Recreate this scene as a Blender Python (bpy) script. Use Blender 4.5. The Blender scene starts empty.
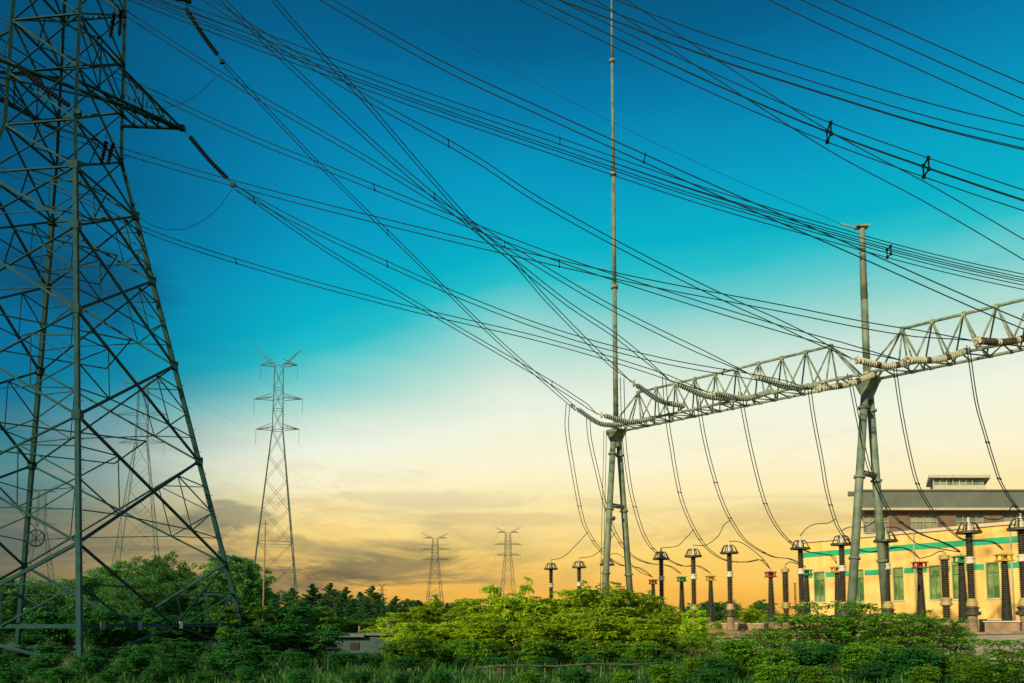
import bpy, math, random
import numpy as np
from mathutils import Vector, Matrix
R = math.radians
scene = bpy.context.scene
COL = scene.collection

# ------------------------------------------------------------------ camera
F = 800.0; HY = 620.0; PITCH = R(4.5); CZ = 1.0
CYP = HY - F*math.tan(PITCH)
cam = bpy.data.cameras.new('camera'); cam.sensor_width = 36; cam.lens = F/1024*36
cam.shift_y = (CYP-341.5)/1024; cam.clip_start = .1; cam.clip_end = 6000
co = bpy.data.objects.new('camera', cam); COL.objects.link(co)
co.location = (0, 0, CZ); co.rotation_euler = (R(90)+PITCH, 0, 0)
scene.camera = co
scene.render.resolution_x = 1024; scene.render.resolution_y = 683

def ray(px, py):
    a = (px-512)/F; b = (CYP-py)/F
    return Vector((a, math.cos(PITCH)-b*math.sin(PITCH), math.sin(PITCH)+b*math.cos(PITCH)))
def P(px, py, Y):                       # point seen at a pixel, at ground distance Y
    d = ray(px, py); return Vector((d.x*Y/d.y, Y, CZ+d.z*Y/d.y))
def PZ(px, py, z):                      # same, at a height z
    d = ray(px, py); t = (z-CZ)/d.z; return Vector((d.x*t, d.y*t, z))
def XY(px, Y, py=620):
    return P(px, py, Y).x

def S(r, g, b):                         # 8-bit sRGB -> linear
    f = lambda c: (c/255/12.92 if c/255 <= .04045 else ((c/255+.055)/1.055)**2.4)
    return (f(r), f(g), f(b), 1)

# ------------------------------------------------------------------ sky
SUN_EL, SUN_AZ = R(24), R(218)          # azimuth clockwise from +Y
SKY_STRENGTH = 1.0
world = bpy.data.worlds.new('World'); scene.world = world; world.use_nodes = True
nt = world.node_tree; N = nt.nodes; L = nt.links
for n in list(N): N.remove(n)
def nd(t, **k):
    n = N.new(t)
    for a, b in k.items(): setattr(n, a, b)
    return n
def mth(op, a, b=None, clamp=False):
    n = nd('ShaderNodeMath', operation=op); n.use_clamp = clamp
    for i, v in enumerate((a, b)):
        if v is None: continue
        if isinstance(v, (int, float)): n.inputs[i].default_value = v
        else: L.new(v, n.inputs[i])
    return n.outputs[0]
def mapr(v, a, b, c=0., d=1., smooth=True):
    n = nd('ShaderNodeMapRange'); n.interpolation_type = 'SMOOTHSTEP' if smooth else 'LINEAR'
    L.new(v, n.inputs[0])
    for i, q in enumerate((a, b, c, d)): n.inputs[i+1].default_value = q
    return n.outputs[0]
def mix(f, a, b, mode='MIX'):
    n = nd('ShaderNodeMix', data_type='RGBA', blend_type=mode)
    if isinstance(f, (int, float)): n.inputs[0].default_value = f
    else: L.new(f, n.inputs[0])
    for i, v in ((6, a), (7, b)):
        if isinstance(v, tuple): n.inputs[i].default_value = v
        else: L.new(v, n.inputs[i])
    return n.outputs[2]
def ramp(v, stops, mx):
    n = nd('ShaderNodeValToRGB'); L.new(mth('DIVIDE', v, mx), n.inputs[0])
    cr = n.color_ramp
    while len(cr.elements) > 1: cr.elements.remove(cr.elements[-1])
    cr.elements[0].position = stops[0][0]/mx; cr.elements[0].color = stops[0][1]
    for p, c in stops[1:]:
        e = cr.elements.new(p/mx); e.color = c
    return n.outputs[0]
tc = nd('ShaderNodeTexCoord'); sx = nd('ShaderNodeSeparateXYZ'); L.new(tc.outputs['Generated'], sx.inputs[0])
x, y, z = sx.outputs
hl = mth('SQRT', mth('ADD', mth('MULTIPLY', x, x), mth('MULTIPLY', y, y)))
e = mth('DIVIDE', z, mth('MAXIMUM', hl, .02))       # tangent of the elevation
az = mth('DIVIDE', x, mth('MAXIMUM', hl, .02))      # sine of the azimuth
front = mapr(y, -.2, .35)
def T(y): return (620-y)/800
# wisps break up the boundaries of the colour bands
mp = nd('ShaderNodeCombineXYZ')
L.new(mth('MULTIPLY', az, 2.2), mp.inputs[0]); L.new(mth('MULTIPLY', e, 9.), mp.inputs[1])
no = nd('ShaderNodeTexNoise'); L.new(mp.outputs[0], no.inputs['Vector'])
no.inputs['Scale'].default_value = 1.6; no.inputs['Detail'].default_value = 7; no.inputs['Roughness'].default_value = .58
no.inputs['Distortion'].default_value = .5
nf = no.outputs['Fac']
ev = mth('ADD', e, mth('MULTIPLY', mth('MULTIPLY', mth('MAXIMUM', mth('MULTIPLY', az, -1.), 0.), .42), mth('MULTIPLY', mapr(e, .10, .32), mapr(e, .78, .42))))
ev = mth('ADD', ev, mth('MULTIPLY', mth('SUBTRACT', nf, .5), .05))
right_r = ramp(ev, [(0, S(236,166,60)), (T(590), S(250,190,78)), (T(555), S(252,212,112)), (T(510), S(252,230,162)),
    (T(465), S(252,244,206)), (T(415), S(240,244,222)), (T(375), S(214,232,216)), (T(335), S(168,218,208)), (T(300), S(108,204,204)), (T(268), S(36,190,200)), (T(235), S(0,176,198)),
    (T(165), S(0,154,192)), (T(90), S(0,126,172)), (T(20), S(0,98,142)), (T(-160), S(4,56,88))], 1.0)
left_r = ramp(ev, [(0, S(80,84,70)), (T(575), S(96,100,84)), (T(530), S(78,106,104)), (T(470), S(84,136,140)),
    (T(410), S(56,128,138)), (T(350), S(4,116,140)), (T(280), S(0,112,150)), (T(190), S(0,108,152)), (T(120), S(0,98,140)),
    (T(60), S(0,82,122)), (T(0), S(2,64,98)), (T(-160), S(4,42,70))], 1.0)
lf = mapr(mth('ADD', az, mth('MULTIPLY', mth('SUBTRACT', nf, .5), .16)), -.22, -.56)
sky = mix(lf, right_r, left_r)
# low cloud bank
bank = mth('MULTIPLY', mapr(e, .01, .04), mapr(e, .165, .07))
bz = mth('MULTIPLY', mapr(az, -.46, -.30), mapr(az, .10, -.08))
cl = mth('MULTIPLY', mth('MULTIPLY', bank, bz), mapr(nf, .42, .64))
sky = mix(mth('MULTIPLY', cl, .75), sky, S(112,108,88))
# second set of thin streaks higher up
mp2 = nd('ShaderNodeCombineXYZ')
L.new(mth('ADD', mth('MULTIPLY', az, 3.1), 4.3), mp2.inputs[0]); L.new(mth('MULTIPLY', e, 16.), mp2.inputs[1])
no2 = nd('ShaderNodeTexNoise'); L.new(mp2.outputs[0], no2.inputs['Vector'])
no2.inputs['Scale'].default_value = 1.3; no2.inputs['Detail'].default_value = 9; no2.inputs['Roughness'].default_value = .66; no2.inputs['Distortion'].default_value = .8
st = mth('MULTIPLY', mth('MULTIPLY', mapr(e, .01, .06), mapr(e, .27, .12)), mapr(no2.outputs['Fac'], .47, .70))
sky = mix(mth('MULTIPLY', st, .34), sky, S(176,142,96))
def blob(a0, e0, ra, re_, col, amt):
    global sky
    u = mth('DIVIDE', mth('SUBTRACT', az, a0), ra); v = mth('DIVIDE', mth('SUBTRACT', e, e0), re_)
    q = mth('ADD', mth('ADD', mth('MULTIPLY', u, u), mth('MULTIPLY', v, v)), mth('MULTIPLY', mth('SUBTRACT', no2.outputs['Fac'], .5), 8.))
    sky = mix(mth('MULTIPLY', mapr(q, 1.2, -.2), amt), sky, col)
blob(-.33, .125, .04, .016, S(96,104,94), .55)
blob(-.25, .085, .14, .018, S(140,130,98), .6)
blob(-.12, .062, .15, .024, S(104,102,82), .75)
blob(.02, .125, .14, .010, S(196,164,120), .35)
blob(-.10, .150, .16, .012, S(190,178,142), .35)
blob(-.47, .085, .14, .035, S(100,104,94), .55)
blob(-.30, .040, .14, .022, S(110,96,72), .8)
# dark teal cloud on the left
dx = mth('SUBTRACT', az, -.49); dy = mth('SUBTRACT', e, .385)
dd = mth('ADD', mth('MULTIPLY', mth('MULTIPLY', dx, dx), 45.), mth('MULTIPLY', mth('MULTIPLY', dy, dy), 130.))
dc = mapr(mth('ADD', dd, mth('MULTIPLY', nf, .9)), 1.1, .25)
sky = mix(mth('MULTIPLY', dc, .85), sky, S(8,68,100))
# behind the camera: plain evening sky
back = ramp(e, [(0, S(190,175,130)), (.3, S(170,190,185)), (1, S(60,110,150))], 1.0)
sky = mix(front, back, sky)
low = mapr(e, -.005, -.02)
sky = mix(low, sky, S(70,74,48))
nish = nd('ShaderNodeTexSky', sky_type='NISHITA'); nish.sun_disc = False
nish.sun_elevation = SUN_EL; nish.sun_rotation = SUN_AZ
bg1 = nd('ShaderNodeBackground'); L.new(sky, bg1.inputs[0]); bg1.inputs[1].default_value = SKY_STRENGTH
bg2 = nd('ShaderNodeBackground'); L.new(nish.outputs[0], bg2.inputs[0]); bg2.inputs[1].default_value = .002
ad = nd('ShaderNodeAddShader'); L.new(bg1.outputs[0], ad.inputs[0]); L.new(bg2.outputs[0], ad.inputs[1])
wo = nd('ShaderNodeOutputWorld'); L.new(ad.outputs[0], wo.inputs[0])

sl = bpy.data.lights.new('sun', 'SUN'); sl.energy = 5.0; sl.angle = R(.8); sl.color = (1, .84, .50)
so = bpy.data.objects.new('sun', sl); COL.objects.link(so)
sd = Vector((math.sin(SUN_AZ)*math.cos(SUN_EL), math.cos(SUN_AZ)*math.cos(SUN_EL), math.sin(SUN_EL)))
so.rotation_euler = (-sd).to_track_quat('-Z', 'Y').to_euler()
vs = scene.view_settings; vs.view_transform = 'Standard'; vs.look = 'None'; vs.exposure = 0; vs.gamma = 1

# ------------------------------------------------------------------ materials
def material(name, c1, c2=None, scale=3., rough=.6, metal=0., bump=0., detail=5, stops=(.35, .65), island=False, trans=0., coord='Object', spec=None, c3=None):
    m = bpy.data.materials.new(name); m.use_nodes = True
    t = m.node_tree; b = t.nodes['Principled BSDF']
    b.inputs['Roughness'].default_value = rough; b.inputs['Metallic'].default_value = metal
    if spec is not None: b.inputs['Specular IOR Level'].default_value = spec
    c1 = tuple(c1)+(1,); c2 = tuple(c2)+(1,) if c2 else c1
    tcn = t.nodes.new('ShaderNodeTexCoord'); no = t.nodes.new('ShaderNodeTexNoise')
    t.links.new(tcn.outputs[coord], no.inputs['Vector'])
    no.inputs['Scale'].default_value = scale; no.inputs['Detail'].default_value = detail
    rp = t.nodes.new('ShaderNodeValToRGB'); rp.color_ramp.elements[0].position = stops[0]; rp.color_ramp.elements[1].position = stops[1]
    rp.color_ramp.elements[0].color = c1; rp.color_ramp.elements[1].color = c2
    t.links.new(no.outputs['Fac'], rp.inputs[0]); out = rp.outputs[0]
    if island:
        g = t.nodes.new('ShaderNodeNewGeometry'); oi = t.nodes.new('ShaderNodeObjectInfo')
        mx = t.nodes.new('ShaderNodeMix'); mx.data_type = 'RGBA'
        mx.inputs[7].default_value = tuple(c3)+(1,) if c3 else c2
        mm = t.nodes.new('ShaderNodeMapRange'); mm.inputs[1].default_value = .55; mm.inputs[2].default_value = 1.
        t.links.new(g.outputs['Random Per Island'], mm.inputs[0]); t.links.new(mm.outputs[0], mx.inputs[0])
        t.links.new(out, mx.inputs[6])
        hs = t.nodes.new('ShaderNodeHueSaturation'); mv = t.nodes.new('ShaderNodeMapRange')
        mv.inputs[3].default_value = .75; mv.inputs[4].default_value = 1.3
        t.links.new(oi.outputs['Random'], mv.inputs[0]); t.links.new(mv.outputs[0], hs.inputs['Value'])
        t.links.new(mx.outputs[2], hs.inputs['Color']); out = hs.outputs[0]
    t.links.new(out, b.inputs['Base Color'])
    if bump:
        bn = t.nodes.new('ShaderNodeBump'); bn.inputs['Strength'].default_value = bump; bn.inputs['Distance'].default_value = .05
        t.links.new(no.outputs['Fac'], bn.inputs['Height']); t.links.new(bn.outputs[0], b.inputs['Normal'])
    if trans:
        tr = t.nodes.new('ShaderNodeBsdfTranslucent'); ms = t.nodes.new('ShaderNodeMixShader'); ms.inputs[0].default_value = trans
        t.links.new(out, tr.inputs[0]); t.links.new(b.outputs[0], ms.inputs[1]); t.links.new(tr.outputs[0], ms.inputs[2])
        t.links.new(ms.outputs[0], t.nodes['Material Output'].inputs[0])
    return m
M = {}
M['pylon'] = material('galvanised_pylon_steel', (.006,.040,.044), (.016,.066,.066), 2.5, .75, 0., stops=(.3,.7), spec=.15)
M['pylon_hazed'] = material('hazed_pylon_steel', (.04,.075,.068), (.06,.095,.085), .3, .7)  # paler than the near pylon: distance haze is put into the colour
M['steel'] = material('pale_galvanised_steel', (.085,.14,.11), (.19,.235,.17), 1.6, .6, 0., bump=.1)
M['truss'] = material('truss_steel', (.10,.17,.13), (.30,.35,.25), 3., .6, 0.)
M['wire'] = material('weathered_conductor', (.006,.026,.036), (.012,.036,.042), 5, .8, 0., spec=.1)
M['glaze_green'] = material('green_grey_glaze', (.26,.33,.27), (.36,.42,.34), 6, .25)
M['glaze_cream'] = material('cream_glaze', (.46,.46,.36), (.58,.57,.45), 6, .3)
M['glaze_brown'] = material('brown_glaze', (.06,.045,.035), (.12,.09,.06), 6, .25)
M['porcelain'] = material('dark_brown_porcelain', (.035,.03,.022), (.08,.065,.04), 4, .3)
M['black_disc'] = material('blackish_disc', (.004,.009,.011), (.008,.014,.016), 4, .8, spec=.08)
M['cone'] = material('dark_grey_shed_rubber', (.03,.035,.028), (.06,.06,.04), 4, .45)
M['white'] = material('white_painted_metal', (.48,.46,.34), (.62,.60,.46), 4, .45)
M['beige'] = material('beige_cast_flange', (.34,.25,.10), (.46,.35,.16), 5, .55)
M['red'] = material('red_painted_metal', (.36,.05,.025), (.26,.045,.025), 5, .5)
M['green'] = material('green_painted_metal', (.02,.30,.13), (.03,.22,.10), 5, .5)
M['yellow'] = material('yellow_painted_metal', (.55,.36,.04), (.42,.28,.04), 5, .5)
M['concrete'] = material('weathered_concrete', (.20,.14,.09), (.32,.23,.15), 2.2, .9, bump=.4, detail=8)
M['wallstone'] = material('grey_rendered_wall', (.17,.165,.15), (.28,.26,.22), .9, .9, bump=.3, detail=9)
M['gravel'] = material('pinkish_gravel', (.34,.17,.07), (.56,.33,.15), 9, .95, bump=.8, detail=10, coord='Object')
M['ground'] = material('grassy_earth', (.015,.045,.012), (.05,.09,.02), 1.2, .95, bump=.5, detail=8)
M['facade'] = material('cream_yellow_render', (.68,.41,.095), (.84,.58,.20), .8, .85, detail=9, stops=(.32,.62))
_t = M['facade'].node_tree; _m = _t.nodes.new('ShaderNodeMapping'); _m.inputs['Scale'].default_value = (1.5, 1.5, .16)
_n = [q for q in _t.nodes if q.type == 'TEX_NOISE'][0]; _c = [q for q in _t.nodes if q.type == 'TEX_COORD'][0]
_t.links.new(_c.outputs['Object'], _m.inputs['Vector']); _t.links.new(_m.outputs[0], _n.inputs['Vector'])
M['stripe'] = material('green_paint', (.01,.33,.16), (.015,.40,.20), 1.5, .6)
M['brick'] = material('brown_cladding', (.15,.10,.07), (.21,.15,.105), .8, .85)
M['band'] = material('dark_grey_parapet', (.11,.13,.115), (.15,.165,.14), .6, .7)
M['lightband'] = material('pale_concrete_ledge', (.50,.44,.33), (.6,.53,.4), 1, .8)
M['glass_green'] = material('green_tinted_window_glass', (.05,.13,.035), (.22,.30,.10), .9, .12, stops=(.4,.6))
M['glass'] = material('grey_window_glass', (.14,.17,.13), (.32,.33,.24), .5, .1, stops=(.4,.6))
M['frame'] = material('window_frame_paint', (.10,.20,.09), (.14,.26,.12), 2, .6)
M['frame_pale'] = material('pale_window_frame', (.35,.33,.25), (.42,.4,.3), 2, .6)
M['shed'] = material('blue_grey_shed_wall', (.03,.06,.065), (.06,.10,.10), 1.2, .9, bump=.2)
M['shedroof'] = material('pale_roof_slab', (.09,.12,.11), (.16,.19,.17), 1.5, .9, bump=.2)
M['dark'] = material('dark_opening', (.012,.014,.012), (.02,.022,.02), 2, .8)
M['bark'] = material('bark', (.05,.045,.025), (.11,.085,.045), 6, .9, bump=.5)
M['woodpole'] = material('weathered_wood_pole', (.22,.14,.07), (.32,.21,.11), 4, .85)
M['plate_blue'] = material('blue_plate', (.03,.12,.30), (.04,.15,.35), 4, .5)
LK = dict(island=True, rough=.5, spec=.3)
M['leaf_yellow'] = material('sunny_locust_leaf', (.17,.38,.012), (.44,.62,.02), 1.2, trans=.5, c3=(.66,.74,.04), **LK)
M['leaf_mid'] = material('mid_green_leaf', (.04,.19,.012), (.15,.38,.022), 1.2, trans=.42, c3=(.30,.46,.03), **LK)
M['leaf_shaded'] = material('shaded_emerald_leaf', (.008,.105,.022), (.032,.20,.032), 1.2, trans=.35, c3=(.08,.28,.035), **LK)  # shade of the left undergrowth is put into this leaf colour
M['leaf_tree'] = material('tree_leaf', (.03,.19,.06), (.10,.30,.07), .5, trans=.42, c3=(.20,.38,.05), **LK)
M['needle'] = material('pine_needle', (.016,.11,.045), (.045,.18,.055), .6, trans=.25, c3=(.09,.2,.035), **LK)
M['grass'] = material('grass_blade', (.010,.085,.014), (.035,.14,.018), .8, trans=.3, c3=(.07,.18,.02), **LK)
M['mossy'] = material('mossy_concrete', (.025,.04,.016), (.08,.09,.05), 5, .95, bump=.4)

# ------------------------------------------------------------------ mesh helpers
class MB:
    def __init__(s): s.v = []; s.f = []; s.mi = []; s.sm = []
    def add(s, vs, fs, mi=0, smooth=False):
        o = len(s.v); s.v += [tuple(q) for q in vs]
        for f in fs: s.f.append([i+o for i in f]); s.mi.append(mi); s.sm.append(smooth)
    def box(s, c, d, mi=0, rot=0.):
        c = Vector(c); hx, hy, hz = d[0]/2, d[1]/2, d[2]/2; cr, sr = math.cos(rot), math.sin(rot)
        vs = []
        for zz in (-hz, hz):
            for xx, yy in ((-hx,-hy), (hx,-hy), (hx,hy), (-hx,hy)):
                vs.append((c.x+xx*cr-yy*sr, c.y+xx*sr+yy*cr, c.z+zz))
        s.add(vs, [(0,3,2,1), (4,5,6,7), (0,1,5,4), (1,2,6,5), (2,3,7,6), (3,0,4,7)], mi)
    def prism(s, p0, p1, prof, up=None, mi=0, smooth=False, scale1=1.):
        p0, p1 = Vector(p0), Vector(p1); d = (p1-p0)
        if d.length < 1e-6: return
        d.normalize(); up = Vector(up) if up else Vector((0,0,1))
        if abs(d.dot(up)) > .98: up = Vector((0,1,0)) if abs(d.y) < .9 else Vector((1,0,0))
        a = d.cross(up).normalized(); b = a.cross(d).normalized(); n = len(prof)
        vs = [p0+a*u+b*w for u, w in prof]+[p1+(a*u+b*w)*scale1 for u, w in prof]
        fs = [(i, (i+1) % n, n+(i+1) % n, n+i) for i in range(n)]
        s.add(vs, fs, mi, smooth); o = len(s.v)-2*n
        s.f += [[o+i for i in reversed(range(n))], [o+n+i for i in range(n)]]; s.mi += [mi, mi]; s.sm += [False, False]
    def bar(s, p0, p1, w, h=None, up=None, mi=0):
        h = h or w; s.prism(p0, p1, [(-w/2,-h/2), (w/2,-h/2), (w/2,h/2), (-w/2,h/2)], up, mi)
    def angle(s, p0, p1, w, up=None, mi=0):
        t = w*.2; h = w/2
        s.prism(p0, p1, [(-h,-h), (h,-h), (h,-h+t), (-h+t,-h+t), (-h+t,h), (-h,h)], up, mi)
    def rod(s, p0, p1, r0, r1=None, n=10, mi=0, smooth=True):
        r1 = r0 if r1 is None else r1
        s.prism(p0, p1, [(r0*math.cos(2*math.pi*i/n), r0*math.sin(2*math.pi*i/n)) for i in range(n)], None, mi, smooth, r1/r0)
    def sweep(s, pts, rads, n=6, mi=0, smooth=True):
        pts = [Vector(p) for p in pts]; m = len(pts)
        if isinstance(rads, (int, float)): rads = [rads]*m
        up = Vector((0,0,1)); vs = []
        for i, p in enumerate(pts):
            d = (pts[min(i+1, m-1)]-pts[max(i-1, 0)]).normalized()
            u = up if abs(d.dot(up)) < .97 else Vector((0,1,0))
            a = d.cross(u).normalized(); b = a.cross(d).normalized()
            for k in range(n):
                t = 2*math.pi*k/n; vs.append(p+(a*math.cos(t)+b*math.sin(t))*rads[i])
        fs = [(i*n+k, i*n+(k+1) % n, (i+1)*n+(k+1) % n, (i+1)*n+k) for i in range(m-1) for k in range(n)]
        fs += [tuple(reversed(range(n))), tuple((m-1)*n+k for k in range(n))]
        s.add(vs, fs, mi, smooth)
    def lathe(s, c, prof, n=14, mi=0, smooth=False):          # prof: (radius, z)
        c = Vector(c); vs = []
        for r, zz in prof:
            for k in range(n):
                t = 2*math.pi*k/n; vs.append((c.x+r*math.cos(t), c.y+r*math.sin(t), c.z+zz))
        m = len(prof)
        fs = [(i*n+k, i*n+(k+1) % n, (i+1)*n+(k+1) % n, (i+1)*n+k) for i in range(m-1) for k in range(n)]
        fs += [tuple(reversed(range(n))), tuple((m-1)*n+k for k in range(n))]
        s.add(vs, fs, mi, smooth)
    def build(s, name, mats, parent=None, origin=None):
        me = bpy.data.meshes.new(name)
        o3 = Vector(origin) if origin is not None else (parent.location if parent else Vector((0,0,0)))
        if parent and parent.parent: o3 = parent.matrix_basis.translation + parent.parent.location
        me.from_pydata([(a-o3.x, b-o3.y, c-o3.z) for a, b, c in s.v], [], s.f)
        for q in (mats if isinstance(mats, (list, tuple)) else [mats]): me.materials.append(M[q])
        me.polygons.foreach_set('material_index', s.mi); me.polygons.foreach_set('use_smooth', s.sm); me.update()
        ob = bpy.data.objects.new(name, me); COL.objects.link(ob)
        if parent: ob.parent = parent
        elif origin is not None: ob.location = origin
        return ob
def tag(o, label=None, cat=None, group=None, kind=None):
    if label: o['label'] = label
    if cat: o['category'] = cat
    if group: o['group'] = group
    if kind: o['kind'] = kind
    return o
def thing(name, loc, label, cat, group=None):
    o = bpy.data.objects.new(name, None); o.empty_display_size = .3; o.location = loc; COL.objects.link(o)
    return tag(o, label, cat, group)
def copy_tree(o, parent=None):
    c = o.copy(); COL.objects.link(c); c.parent = parent
    for ch in list(o.children): copy_tree(ch, c)
    return c
def lerp(a, b, t): return a+(b-a)*t
def smooth_path(pts, per=8):
    pts = [Vector(p) for p in pts]
    if len(pts) == 2: return [pts[0].lerp(pts[1], i/per) for i in range(per+1)]
    q = [pts[0]*2-pts[1]]+pts+[pts[-1]*2-pts[-2]]; out = []
    for i in range(1, len(q)-2):
        a, b, c, d = q[i-1:i+3]
        for k in range(per):
            t = k/per
            out.append(.5*((2*b)+(c-a)*t+(2*a-5*b+4*c-d)*t*t+(3*b-a-3*c+d)*t**3))
    out.append(pts[-1]); return out

# ------------------------------------------------------------------ ground, yard, wall
GZ = -1.1
def yz(X, Y):
    a = min(max((X-8)/25, 0), 1)*.45+min(max((Y-50)/30, 0), 1)*.5
    return a
rng = random.Random(3)
g = MB(); nx, ny = 60, 60
xs = [math.copysign(abs(t)**2.4, t)*3000 for t in np.linspace(-1, 1, nx+1)]
ys = [-40+(t**2.6)*4000 for t in np.linspace(0, 1, ny+1)]
vs = [(a, b, GZ+(rng.uniform(-.06,.06) if abs(a) < 80 else 0)) for b in ys for a in xs]
g.add(vs, [(j*(nx+1)+i, j*(nx+1)+i+1, (j+1)*(nx+1)+i+1, (j+1)*(nx+1)+i) for j in range(ny) for i in range(nx)], smooth=True)
tag(g.build('ground', 'ground'), kind='structure')

wall_pts = [(-2., 90.), (0., 60.), (XY(560, 49.5), 49.5), (XY(700, 47), 47.), (XY(800, 44.), 44.), (XY(900, 40.5), 40.5), (XY(1040, 36.5), 36.5), (34., 32.)]
wtop = [.1, .08, .06, .07, .12, .3, .52, .7]
g = MB(); rows = []
for (a, b), tz in zip(wall_pts, wtop):
    row = []
    for k in range(13):
        yy = b+(120-b)*(k/12)**1.6; xx = a+ (0 if k == 0 else (k/12)*(4+a*1.1))
        row.append((xx, yy, max(yz(xx, yy), 0)*min(1, k/2.)+ (tz-.08)*(1-min(1, k/2.))))
    rows.append(row)
vs = [p for r in rows for p in r]; m = 13
g.add(vs, [(i*m+k, (i+1)*m+k, (i+1)*m+k+1, i*m+k+1) for i in range(len(rows)-1) for k in range(m-1)], smooth=True)
tag(g.build('gravel_yard', 'gravel'), kind='structure')
w = thing('retaining_wall', (wall_pts[3][0], wall_pts[3][1], GZ), 'long grey rendered retaining wall holding up the gravel yard', 'wall')
a = MB(); b = MB()
for i in range(len(wall_pts)-1):
    (x0, y0), (x1, y1) = wall_pts[i], wall_pts[i+1]; z0, z1 = wtop[i], wtop[i+1]
    d = Vector((x1-x0, y1-y0, 0)).normalized(); nn = Vector((d.y, -d.x, 0))
    if nn.y > 0 and nn.x > 0: nn = -nn
    nn = Vector((-abs(d.y), -abs(d.x), 0)) if d.x > 0 and d.y < 0 else nn
    def ring(off, zb, z0, z1):
        q0, q1 = Vector((x0, y0, 0)), Vector((x1, y1, 0))
        return [q0+nn*off+Vector((0,0,zb)), q1+nn*off+Vector((0,0,zb)), q1+nn*off+Vector((0,0,z1)), q0+nn*off+Vector((0,0,z0))]
    f_, k_ = ring(.0, GZ-.3, z0-.12, z1-.12), ring(-.3, GZ-.3, z0-.12, z1-.12)
    a.add(f_+k_, [(0,1,2,3), (5,4,7,6), (3,2,6,7), (0,3,7,4), (1,5,6,2)])
    c0, c1 = Vector((x0, y0, z0-.06)), Vector((x1, y1, z1-.06))
    b.bar(c0-nn*.15, c1-nn*.15, .44, .12)
a.build('wall_face', 'wallstone', w); b.build('coping', 'concrete', w)

# ------------------------------------------------------------------ buildings
# cream switch hall with green stripes
A0 = P(800, 620, 84); A1 = P(1080, 620, 63.5); A0.z = A1.z = 0
d = (A1-A0).normalized(); nrm = Vector((d.y, -d.x, 0));
if nrm.y > 0: nrm = -nrm
LH = (A1-A0).length
hall = thing('switch_hall', (A0+A1)/2, 'low cream yellow hall with two green stripes behind the insulator posts', 'building')
def on(px):                       # parameter along the facade seen at px
    u = (px-512)/F/math.cos(PITCH)
    t = (u*A0.y-A0.x)/((A1.x-A0.x)-u*(A1.y-A0.y)); return t*LH
def fac(s, off, zz): q = A0+d*s+nrm*off; return Vector((q.x, q.y, zz))
rotF = math.atan2(d.y, d.x)
def fbox(mb, s0, s1, z0, z1, o0, o1, mi=0):
    mb.box(fac((s0+s1)/2, (o0+o1)/2, (z0+z1)/2), (s1-s0, abs(o1-o0), z1-z0), mi, rotF)
HT = 9.05
wins = [(813,824), (853,863), (892,902.5), (928,940), (951,964), (985,998.5), (1024,1039)]
WZ0, WZ1 = 2.85, 5.95
mb = MB(); s = 0.
fbox(mb, 0, LH, 0, WZ0, -14, 0); fbox(mb, 0, LH, WZ1, HT, -14, 0)
for p0, p1 in wins:
    s0, s1 = on(p0), on(p1); fbox(mb, s, s0, WZ0, WZ1, -14, 0); s = s1
fbox(mb, s, LH, WZ0, WZ1, -14, 0)
mb.build('wall', 'facade', hall)
mb = MB(); fbox(mb, -.15, LH+.15, HT+.003, HT+.28, -14.2, .18); mb.build('roof_edge', 'lightband', hall)
mb = MB(); fbox(mb, 0.02, LH-.02, 7.5, 8.05, .003, .03); mb.build('stripe', 'stripe', hall)
s = .02
for p0, p1 in wins:
    mb = MB(); fbox(mb, s, on(p0)-.12, 5.35, 5.85, .003, .03); mb.build('stripe', 'stripe', hall); s = on(p1)+.12
mb = MB(); fbox(mb, s, LH-.02, 5.35, 5.85, .003, .03); mb.build('stripe', 'stripe', hall)
for p0, p1 in wins:
    s0, s1 = on(p0), on(p1); f = MB()
    for q0, q1, z0, z1 in ((s0, s0+.09, WZ0, WZ1), (s1-.09, s1, WZ0, WZ1), (s0+.09, s1-.09, WZ0, WZ0+.09), (s0+.09, s1-.09, WZ1-.09, WZ1),
                           ((s0+s1)/2-.04, (s0+s1)/2+.04, WZ0+.09, WZ1-.8), (s0+.09, s1-.09, WZ1-.88, WZ1-.8)):
        fbox(f, q0, q1, z0, z1, -.16, -.06)
    wf = f.build('window', 'frame', hall)
    gl = MB(); fbox(gl, s0+.09, s1-.09, WZ0+.09, WZ1-.09, -.22, -.17); gl.build('pane', 'glass_green', wf)
    sl_ = MB(); fbox(sl_, s0-.06, s1+.06, WZ0-.12, WZ0-.003, .003, .08); sl_.build('sill', 'lightband', wf)
for px in (843, 915, 972, 1012):
    s0 = on(px); mb = MB(); mb.rod(fac(s0, .12, .3), fac(s0, .12, HT-.05), .07, n=8); mb.build('downpipe', 'frame_pale', hall)
# brown office building
BY = 112.
def bx_(px): return XY(px, BY, 510)
def bz_(py, px=950): return P(px, py, BY).z
X0, X1 = bx_(864.5), bx_(1130)
off = thing('office_block', ((X0+X1)/2, BY, 0), 'brown flat roofed office block with dark parapet rising behind the cream hall', 'building')
mb = MB(); zl, zt = bz_(511), bz_(492)
w0, w1 = bz_(533), bz_(514.5)
wb = [(862.5,888), (909,937), (955.5,983), (1003,1030), (1052,1080)]
mb.box(((X0+X1)/2, BY+9, w0/2), (X1-X0, 18, w0)); mb.box(((X0+X1)/2, BY+9, (w1+zl)/2), (X1-X0, 18, zl-w1))
s = X0
for p0, p1 in wb+[(1130,1130)]:
    q0 = bx_(p0); mb.box(((s+q0)/2, BY+9, (w0+w1)/2), (q0-s, 18, w1-w0)) if q0-s > .01 else None
    s = bx_(p1)
mb.build('wall', 'brick', off)
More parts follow.
